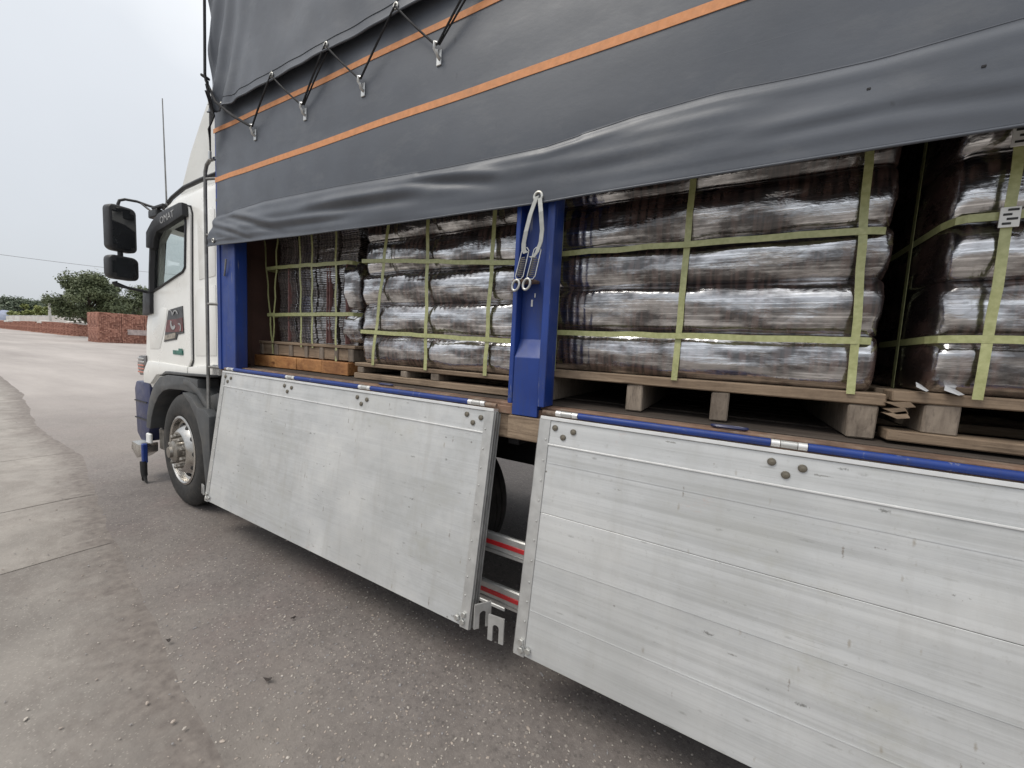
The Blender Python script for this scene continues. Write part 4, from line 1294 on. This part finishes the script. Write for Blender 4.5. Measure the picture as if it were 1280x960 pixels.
# tie strap with two spring clips on the middle post
tie = thing('tie_strap', 'grey webbing loop with two spring hooks hanging on the middle blue post', 'strap', (-.78, -.02, 2.0))
bm = B()
yl = -out(-.75, 2.17)-.012
ribbon(bm, [(-.752, yl, 2.168), (-.775, yl-.004, 2.10), (-.792, -.035, 2.03), (-.805, -.026, 1.985), (-.806, -.022, 1.960), (-.798, -.02, 1.945), (-.788, -.02, 1.952)], (1, 0, .2), .020, .004, (0, 1, 0))
obj('webbing_loop', bm, 'webbing_grey', tie)
bm = B()
ribbon(bm, [(-.738, yl, 2.160), (-.724, -.042, 2.10), (-.720, -.030, 2.03), (-.726, -.024, 1.985), (-.742, -.022, 1.945), (-.760, -.02, 1.925), (-.772, -.02, 1.930)], (1, 0, .1), .018, .004, (0, 1, 0))
obj('webbing_loop', bm, 'webbing_grey', tie)
for x, z in ((-.812, 1.90), (-.755, 1.897)):
    bm = B()
    a = .22
    pts = [(-.016, .060), (-.018, -.05), (-.008, -.062), (.012, -.062), (.020, -.05), (.018, .055), (.006, .068), (-.008, .068)]
    tube(bm, [(x+px+pz*a, -.018, z+pz) for px, pz in pts], .0032, 6, closed=True)
    cl = obj('spring_clip', bm, 'steel', tie, smooth=60)
    bm = B()
    tube(bm, [(x+.012*math.cos(k*.9)+(-.05+k*.0011)*a, -.018+.008*math.sin(k*.9), z-.05+k*.0011) for k in range(70)], .0024, 5)
    obj('coil_spring', bm, 'pipe', cl, smooth=60)
for x, z in ((-.838, 1.812), (-.785, 1.815)):
    bm = B()
    tube(bm, [(x+.017*math.cos(2*PI*k/16)+.004*math.sin(2*PI*k/16), -.018, z+.023*math.sin(2*PI*k/16)) for k in range(16)], .0058, 8, closed=True)
    obj('anchor_ring', bm, 'boltlight', tie, smooth=60)
bm = B(); box(bm, -.86, -.76, -.012, .060, 1.828, 1.840, .002)
obj('anchor_bar', bm, 'rust', tie)

# ------------------------------------------------------------------ cargo
def tile_row(x0, x1, z0, z1, yf, depth, seed, rib=.0008):
    """one bulging film-wrapped row of tiles"""
    bm = B()
    h = z1-z0; zm = (z0+z1)/2
    nx = 150
    prof = []
    n = 16
    for k in range(n+1):            # front bulge from top to bottom
        a = PI/2-PI*k/n
        ca, sa = max(0, math.cos(a)), math.sin(a)
        bul = .044 if sa > 0 else .046
        prof.append((yf+bul-bul*ca**(1.0 if sa > 0 else .95), zm+h*.10+(h*.40 if sa > 0 else h*.60)*math.copysign(abs(sa)**(.95 if sa > 0 else .9), sa), ca))
    prof.append((yf+depth, z0, 0)); prof.append((yf+depth, z1, 0))
    rings = []
    W_ = x1-x0
    for i in range(nx+1):
        u = i/nx
        x = x0+W_*u
        e = min(u, 1-u)*W_/.045
        k = 1.0 if e >= 1 else math.sqrt(max(0.0, 1-(1-e)**2))
        ring_ = []
        for (y, z, ca) in prof:
            d = .012*nv(x*2.5, z*9, seed)+.006*nv(x*7, z*22, seed+3)+.004*nv(x*3+z*30, z*60, seed+5)
            d += rib*math.sin(x*2*PI/.034+2*nv(x*3, seed))*ca
            # pinched wrinkles near the ends
            d += .012*math.exp(-(e*.055)/.05)*nv(x*22, z*28, seed+9)
            yy = y+d*(1 if ca > 0 else 0)+(1-k)*.06*(1 if ca > 0 else -1)
            zz = zm+(z-zm)*(.84+.16*k)
            ring_.append(bm.verts.new((x+.006*nv(z*14, seed, 2)*(1 if e < 2 else 0), yy, zz)))
        rings.append(ring_)
    m = len(prof)
    for A, C in zip(rings[:-1], rings[1:]):
        for j in range(m): bm.faces.new((A[j], A[(j+1) % m], C[(j+1) % m], C[j]))
    bm.faces.new(rings[0][::-1]); bm.faces.new(rings[-1])
    return bm
def vstrap(parent, xt, xb, zt, zb_, y, w=.023, lab=None):
    bm = B()
    n = 14
    pts = [(xt+(xb-xt)*(k/n)+.004*nv(k*.8, xt*5), y+.004*math.sin(k*1.9+xt*7), zt+(zb_-zt)*k/n) for k in range(n+1)]
    ribbon(bm, pts, (1, 0, 0), w, .0018, (0, 1, 0))
    return obj('vertical_strap', bm, 'strap', parent)
def hstrap(parent, x0, x1, z0, z1, y, w=.023, depth=.5):
    bm = B()
    n = 18
    pts = [(x0+.002, y+depth, z0), (x0+.004, y+.07, z0), (x0+.016, y+.016, z0)]
    wd = [(0, 0, 1)]*3
    nd = [(1, 0, 0), (1, 0, 0), (1, 1, 0)]
    for k in range(n+1):
        u = .03+.92*k/n
        pts.append((x0+(x1-x0)*u, y+.003*nv(k*.7, z0*9)-.006*math.sin(PI*u), z0+(z1-z0)*u+.005*nv(k*.5, z0*7))); wd.append((0, 0, 1)); nd.append((0, 1, 0))
    pts += [(x1-.022, y+.016, z1), (x1-.006, y+.07, z1), (x1-.004, y+depth, z1)]; wd += [(0, 0, 1)]*3; nd += [(-1, 1, 0), (-1, 0, 0), (-1, 0, 0)]
    ribbon(bm, pts, wd, w, .0018, nd)
    return obj('horizontal_strap', bm, 'strap', parent)
def load(name, label, x0, x1, yf, tiers, vst, hst, seed, mat='film'):
    t = thing(name, label, 'wrapped load', ((x0+x1)/2, yf+.5, tiers[0][0]), 'film wrapped tile loads on the truck bed')
    for i, (a, b) in enumerate(tiers):
        dx = .010*nv(i*1.7, seed)
        obj('tile_row', tile_row(x0+dx, x1+dx*.7, a-.004, b+.004, yf+.012*nv(i*2.3, seed+4)+(.012 if i > 2 else 0), .95, seed*10+i), mat, t, smooth=50)
    for xt, xb in vst: vstrap(t, xt, xb, tiers[-1][1], tiers[0][0]-.012, yf-.013)
    for a, b in hst: hstrap(t, x0-.008, x1-.012, a, b, yf-.016)
    return t
T3 = [(1.455, 1.640), (1.640, 1.832), (1.832, 2.005), (2.005, 2.205), (2.205, 2.40), (2.40, 2.60)]
l3 = load('wrapped_tile_load', 'glossy dark film wrapped tile load just right of the middle blue post', -.80, .435, .200, T3, [(-.728, -.728), (-.184, -.190), (.318, .366)], [(1.623, 1.622), (1.985, 1.978)], 3)
T4 = [(1.468, 1.632), (1.632, 1.815), (1.815, 1.985), (1.985, 2.19), (2.19, 2.40), (2.40, 2.60)]
l4 = load('wrapped_tile_load', 'dark film wrapped tile load at the right end, white tags on its strap', .545, 1.75, .185, T4, [(.655, .648), (1.2, 1.2)], [(1.632, 1.640), (1.985, 1.990)], 5)
for o in l4.children:
    if o.name.startswith('vertical_strap'): o.location.y -= .007
T2 = [(1.402, 1.578), (1.578, 1.775), (1.775, 1.965), (1.965, 2.17), (2.17, 2.38), (2.38, 2.6)]
l2 = load('wrapped_tile_load', 'dark film wrapped tile load just left of the middle blue post', -2.10, -.89, .195, T2, [(-1.80, -1.965), (-1.540, -1.522), (-1.085, -1.110)], [(1.60, 1.575), (2.045, 1.955)], 8)
# inner strap at the end of load 4, white tags on its strap, film scraps on its pallet
bm = B(); ribbon(bm, [(.538, .45, 2.5), (.538, .46, 2.0), (.540, .46, 1.46)], (0, 1, 0), .026, .0018, (1, 0, 0))
obj('vertical_strap', bm, 'strap', l4)
for z, h in ((1.985, .035), (2.215, .045)):
    bm = B(); box(bm, .632, .672, .158, .162, z-h, z+h*.6, .0008)
    tg = obj('strap_tag', bm, 'label_white', l4)
    for k in range(4):
        bm = B(); box(bm, .638+.008*(k % 2), .655+.012*(k % 2), .1565, .158, z-h*.8+k*h*.36, z-h*.8+k*h*.36+.006)
        obj('tag_print', bm, 'label_ink', tg)
for (x, z, w) in ((.53, 1.478, .016), (.60, 1.474, .024)):
    bm = B()
    v = [bm.verts.new((x+dx*w, .165+dy, z+dz)) for dx, dy, dz in ((-1, .0, .004), (.1, -.02, -.008), (1, .01, -.006), (.4, .05, .012), (-.4, .04, .018))]
    bm.faces.new(v)
    sc_ = obj('film_scrap', bm, 'white_film', l4)
    md = sc_.modifiers.new('thick', 'SOLIDIFY'); md.thickness = .001

# first load: columns of thin tiles standing on a pallet over an orange beam
l1 = thing('wrapped_tile_load', 'greyish tile load in upright columns with many thin straps, nearest the cab', 'wrapped load', (-2.8, .8, 1.5), 'film wrapped tile loads on the truck bed')
cols = [(-3.32, -3.22), (-3.205, -2.99), (-2.975, -2.74), (-2.725, -2.50), (-2.485, -2.29)]
for i, (a, b) in enumerate(cols):
    bm = B(); z = 1.505; k = 0
    while z < 2.55:
        th = .0125
        r = random.Random(i*100+k)
        bulge = .020*math.sin((z-1.5)*PI/.36)**2
        o_ = r.uniform(-.005, .005)
        box(bm, a+r.uniform(0, .006), b-r.uniform(0, .006), .325-bulge+o_+(.05 if i == 0 else 0)+(.015 if i == 4 else 0), .85, z, z+th-.0018, .0025)
        z += th; k += 1
    obj('tile_column', bm, 'film_grey', l1, kind='stuff')
for x in (-3.08, -2.60, -2.57, -2.385):
    bm = B(); box(bm, x, x+.007, .300, .34, 1.51, 2.08, .003)
    obj('red_tile_edge', bm, 'tile_red', l1)
# loose sheet of film over the right-hand end of the columns
bm = tile_row(-2.44, -2.255, 1.52, 1.75, .30, .5, 77, 0); obj('film_fold', bm, 'film', l1, smooth=50)
bm = tile_row(-2.43, -2.245, 1.75, 2.08, .29, .5, 79, 0); obj('film_fold', bm, 'film', l1, smooth=50)
for xt, xb, zb_ in ((-3.38, -3.24, 1.40), (-3.16, -3.235, 1.49), (-2.885, -2.855, 1.47), (-2.735, -2.72, 1.47), (-2.462, -2.445, 1.37)):
    vstrap(l1, xt, xb, 2.5, zb_, .272, .018)
hstrap(l1, -3.37, -2.28, 2.085, 2.07, .272, .026); hstrap(l1, -3.35, -2.26, 1.714, 1.72, .270, .026)

# pallets
def pallet(label, x0, x1, yf, z0, zs, zt, stringers, bottom=False, depth=1.05, sw=.066):
    p = thing('wooden_pallet', label, 'pallet', ((x0+x1)/2, yf+depth/2, z0), 'wooden pallets on the truck bed')
    for k in range(7):
        y = yf+k*(depth-.09)/6
        bm = B(); box(bm, x0+random.uniform(-.008, .008), x1+random.uniform(-.008, .008), y, y+.09, zs+.001, zt, .004, jit=.002)
        obj('top_board', bm, 'wood_grey', p)
    zl = z0
    if bottom:
        for k in range(3):
            y = yf-.005+k*(depth-.10)/2
            bm = B(); box(bm, x0, x1, y, y+.10, z0, z0+.034, .004, jit=.002)
            obj('bottom_board', bm, 'wood_grey', p)
        zl = z0+.035
    for x in stringers:
        w = sw/2+random.uniform(-.004, .006)
        bm = B(); box(bm, x-w, x+w, yf+.004, yf+depth-.02, zl, zs, .005, jit=.003)
        obj('stringer', bm, 'wood_end', p)
    return p
p3 = pallet('weathered pallet with four grey stringers just right of the middle post', -.81, .452, .195, 1.297, 1.410, 1.450, [-.76, -.345, -.018, .405])
for (dx, dz, l) in ((0, 0, .07), (.005, .022, .055), (-.004, .036, .06)):
    bm = B(); prism_y(bm, [(.452, 1.425-dz), (.452+l*.8, 1.432-dz*.8), (.452+l, 1.418-dz), (.452+l*.5, 1.412-dz)], .17, .22)
    obj('splinter', bm, 'wood_grey', p3)
p4 = pallet('pallet on a long bottom board at the right end', .465, 1.76, .18, 1.302, 1.430, 1.465, [.585, 1.15, 1.72], True, sw=.09)
p2 = pallet('dark pallet with bottom boards just left of the middle post', -2.14, -.88, .19, 1.297, 1.374, 1.400, [-2.09, -1.70, -1.46, -.93], True)
p1 = pallet('pale slatted pallet standing on the orange timber beam', -3.50, -2.25, .27, 1.39, 1.480, 1.503, [-3.42, -3.2, -3.0, -2.8, -2.62, -2.45, -2.29], False, .9, .05)
bm = B(); box(bm, -3.40, -2.33, .285, .31, 1.395, 1.478, .003)
obj('front_board', bm, 'wood_grey', p1)
beam = thing('timber_beam', 'bright orange timber beam lying under the first pallet', 'timber', (-2.9, .3, 1.295))
for a, b in ((-3.56, -3.235), (-3.233, -2.86), (-2.858, -2.56), (-2.558, -2.27)):
    bm = B(); box(bm, a, b, .235+random.uniform(-.004, .004), .36, 1.296, 1.386, .004, jit=.002)
    obj('timber_block', bm, 'wood_orange', beam)
# loads deeper in the truck, the second row
for i, (x0, x1) in enumerate(((-3.3, -2.2), (-2.05, -.95), (-.75, .42), (.55, 1.7))):
    pass

# ------------------------------------------------------------------ background
def brick_pack(nw, nh, nd, bw=.16, bh=.13, bd=.16, seed=0):
    """stack of bricks, outer layer only: local coords, front along +X, faces -Y"""
    r = random.Random(seed)
    bm = B()
    for k in range(nh):
        for i in range(nw):
            for j in range(nd):
                if 0 < i < nw-1 and 0 < j < nd-1 and k < nh-1: continue
                x = i*bw; y = j*bd; z = k*bh
                g = .014
                o = r.uniform(-.04, .04); q = r.uniform(-.02, .02)
                box(bm, x+g+q, x+bw-g+q, y+g+o, y+bd-g+o, z+.010, z+bh-.010+r.uniform(-.012, .006))
    box(bm, .05, nw*bw-.05, .06, nd*bd-.06, 0, nh*bh-.05)
    return bm
pk = mesh_of(brick_pack(12, 13, 9, seed=3), 'bricks', 'brick')
pk2 = mesh_of(brick_pack(12, 13, 9, seed=4), 'bricks', 'brick')
ax, ay = Vector((.05, .9987, 0)), Vector((-.9987, .05, 0))
ang = math.atan2(.9987, .05)
names = {}
base = Vector((-60.9, 13.1, 0))
order = ['first', 'second', 'third', 'fourth', 'fifth']
for lev in range(2):
    for c in range(5):
        for d in range(3 if c == 0 else 1):
            loc = base+ax*(c*1.945)+ay*(d*1.465)+Vector((0, 0, lev*1.685))
            lab = 'red brick pack, %s layer of the tall stack, %s from its left corner%s' % ('top' if lev else 'bottom', order[c], ['', ', one back', ', two back'][d])
            o = link('brick_pack', pk if (c+lev) % 2 else pk2, None, loc, (0, 0, ang+random.uniform(-.02, .02)))
            tag(o, lab, 'brick pack', 'brick packs piled beyond the truck cab')
# plastic wrap round one low pack
bm = B(); t = bmesh.new(); bmesh.ops.create_cube(t, size=1)
bmesh.ops.subdivide_edges(t, edges=t.edges[:], cuts=6, use_grid_fill=True)
for v in t.verts: v.co = Vector((v.co.x*3.9, v.co.y*1.5, v.co.z*.62))*(1+.04*nv(v.co.x*9, v.co.y*9, v.co.z*9))
add(bm, t, Matrix.Translation(base+ax*4.35+ay*.66+Vector((0, 0, 1.30))) @ Matrix.Rotation(ang, 4, 'Z'))
o = obj('plastic_sheet', bm, 'hazy_plastic', smooth=40, loc=base+ax*4.35); tag(o, 'pale plastic sheet wrapped round the bricks low in the tall stack', 'plastic sheet')
# long low row of brick packs
lowm = [mesh_of(brick_pack(12, 10+2*k, 4, .22, .21, .5, seed=20+k), 'bricks', 'brick') for k in range(3)]
A_, Z_ = Vector((-104, 21.7, 0)), Vector((-236, 29.2, 0))
for k in range(30):
    u = (k/29)
    loc = A_.lerp(Z_, u)+Vector((0, .5*nv(k*1.3), 0))
    o = link('brick_pack', lowm[(k*7+k//3) % 3], None, loc, (0, 0, math.atan2(8.3, -128)+PI/2+.9+random.uniform(-.1, .1)))
    tag(o, 'low red brick pack next to the tall stack, nearest of the long row' if k == 0 else 'farthest low red brick pack, at the left edge of the long row' if k == 29 else 'low red brick pack inside the long row running to the left edge', 'brick pack', 'low brick packs in the far row')
    o.scale = (1.35, 1.2, .80+.12*nv(k*.7, 3)+.10*u)
for k, (u, w) in enumerate(((.06, 2.6), (.26, 3.4), (.62, 5.0), (.9, 6))):
    c = A_.lerp(Z_, u)
    bm = B(); t = bmesh.new(); bmesh.ops.create_cube(t, size=1)
    bmesh.ops.subdivide_edges(t, edges=t.edges[:], cuts=5, use_grid_fill=True)
    for v in t.verts: v.co = Vector((v.co.x*w, v.co.y*w*.9, v.co.z*.5-.35*(abs(v.co.x)+abs(v.co.y))**2*.5))+Vector((0, 0, .15*nv(v.co.x*4, v.co.y*4, k)))
    add(bm, t, Matrix.Translation(c+Vector((1, 0, 2.45))))
    o = obj('plastic_sheet', bm, 'wallwhite', smooth=50, loc=c)
    tag(o, 'pale plastic sheet draped over the low brick row, %s' % ['nearest the tall stack', 'second from the tall stack', 'third from the tall stack', 'at the far left edge'][k], 'plastic sheet')
wall = thing('boundary_wall', 'long pale boundary wall behind the brick packs', 'wall', (-150, 32, 0))
for k in range(18):
    a = -90-k*9.0; wy = 24.2+.062*(-a-100)
    bm = B(); box(bm, a-8.7, a-.3, wy+.4+.3*nv(k), wy+1.0, 0, 3.7+.006*k*9+.2*nv(k*1.7), .02)
    obj('wall_panel', bm, 'wallwhite', wall)
    bm = B(); box(bm, a-.28, a+.25, wy, wy+1.1, 0, 4.0+.006*k*9, .02)
    obj('wall_post', bm, 'wallwhite', wall)
bm = B()
t = bmesh.new(); bmesh.ops.create_uvsphere(t, u_segments=20, v_segments=12, radius=1)
for v in t.verts: v.co = Vector((v.co.x*8.5, v.co.y*7, max(0, v.co.z)*7.0))*(1+.12*nv(v.co.x*2, v.co.y*2, v.co.z*2))
add(bm, t, Matrix.Translation((-262, 36.0, 0)))
o = obj('covered_heap', bm, 'bluetarp', smooth=60, loc=(-262, 36.0, 0)); tag(o, 'blue grey sheeted heap at the far left edge behind the bricks', 'heap')
pole = thing('utility_pole', 'thin pale utility pole before the far trees', 'pole', (-140, 24.3, 0))
bm = B(); tube(bm, [(-140, 24.3, 0), (-140, 24.3, 8.6)], [.30, .18], 8); obj('pole_shaft', bm, 'polecol', pole, smooth=60)
bm = B(); box(bm, -140.1, -139.9, 23.6, 25.0, 8.0, 8.15); obj('cross_arm', bm, 'polecol', pole)
bm = B()
tube(bm, [(-140, -30+2.0*k, 15.0+.046*(2.0*k)+.0011*(2.0*k-60)**2-.9) for k in range(61)], .045, 5)
o = obj('overhead_wire', bm, 'wirecol', loc=(-140, 10, 16)); tag(o, 'single thin overhead wire crossing the pale sky', 'wire')

def tree(label, loc, h, w, mat, leaves, ls, seed, group='trees beyond the brick yard', crown_lo=.25, name='broadleaf_tree', flat=1.0, nb=22):
    r = random.Random(seed)
    L = Vector(loc)
    t = thing(name, label, 'tree', loc, group)
    bm = B()
    th = h*.5
    tube(bm, [L+Vector((0, 0, -.2)), L+Vector((.02*h, 0, th*.5)), L+Vector((-.01*h, .02*h, th)), L+Vector((0, 0, h*.85))], [.030*h, .022*h, .015*h, .004*h], 8)
    blobs = []
    for k in range(nb):
        a = r.uniform(0, 2*PI); f = r.uniform(crown_lo, .97)
        rr = w*.5*math.sqrt(max(.08, 1-((f-.55)/.55)**2))*r.uniform(.45, 1.0)
        c = L+Vector((rr*math.cos(a), rr*math.sin(a), h*f))
        blobs.append((c, w*r.uniform(.11, .19)))
        s = L+Vector((0, 0, h*max(.18, f*.55)))
        tube(bm, [s, s.lerp(c, .5)+Vector((0, 0, .03*h)), c], [.010*h, .006*h, .003*h], 5)
    obj('trunk', bm, 'bark', t, smooth=60)
    V, Fc = [], []
    for k in range(leaves):
        c, br = blobs[r.randrange(nb)]
        d = Vector((r.gauss(0, 1), r.gauss(0, 1), r.gauss(0, .62*flat)))
        d = d.normalized()*br*(r.random()**.4)*r.choice((1, 1, 1, 1.25))
        p = c+d
        n = (d.normalized()*.7+Vector((r.uniform(-1, 1), r.uniform(-1, 1), r.uniform(-.2, 1)))).normalized()
        u = n.orthogonal().normalized(); u = Matrix.Rotation(r.uniform(0, 6.3), 3, n) @ u
        q = n.cross(u)
        s = ls*r.uniform(.6, 1.4)
        b = len(V)
        V += [p-u*s, p+q*s*.45, p+u*s, p-q*s*.45]
        Fc.append((b, b+1, b+2, b+3))
    me = bpy.data.meshes.new('crown'); me.from_pydata([tuple(v-L) for v in V], [], Fc); me.materials.append(M[mat])
    link('crown', me, t, L)
    return t
tree('large broad green tree rising behind the tall brick stack', (-93, 19.9, 0), 9.8, 8.6, 'leaf_a', 24000, .20, 11, crown_lo=.30, nb=38)
tree('smaller green tree beside the big one, partly behind the cab mirror', (-96, 27.2, 0), 9.2, 8.0, 'leaf_a', 14000, .20, 12, crown_lo=.25)
tree('dense green tree low behind the cab, right of the big tree', (-105, 31.5, 0), 8.5, 10, 'leaf_b', 12000, .22, 13, crown_lo=.15)
far = [(-280, 35.0, 13.0, 17, 'leaf_b', 'dark tree at the far left edge'), (-285, 40.5, 11.0, 13, 'leaf_b', 'dark tree second from the left edge, behind the blue heap'), (-280, 45.0, 10.5, 14, 'leaf_b', 'dark low tree third from the left edge'),
       (-275, 48.0, 11.5, 14, 'leaf_b', 'dark round tree left of the utility pole'), (-270, 52.5, 10.8, 14, 'leaf_b', 'dark tree just right of the utility pole'), (-262, 55.0, 10.5, 14, 'leaf_b', 'dark tree between the pole and the big tree'),
       (-240, 55.5, 11.0, 14, 'leaf_b', 'dark tree showing through the left side of the big tree'), (-205, 53.0, 10.5, 15, 'leaf_b', 'dark tree low behind the big tree'),
       (-255, 38.8, 8.6, 8, 'leaf_c', 'yellow green shrub near the blue heap'), (-240, 42.0, 8.0, 7, 'leaf_c', 'yellow green shrub left of the utility pole'), (-190, 36.5, 6.8, 8, 'leaf_c', 'yellow green shrub right of the utility pole')]
for i, (x, y, h, w, mt, lb) in enumerate(far):
    tree(lb, (x, y, 0), h*1.15, w, mt, 6000, .48, 30+i, group='far trees along the yard edge', crown_lo=.04)
# tree belt on the open side of the road, mirrored in paint and glass
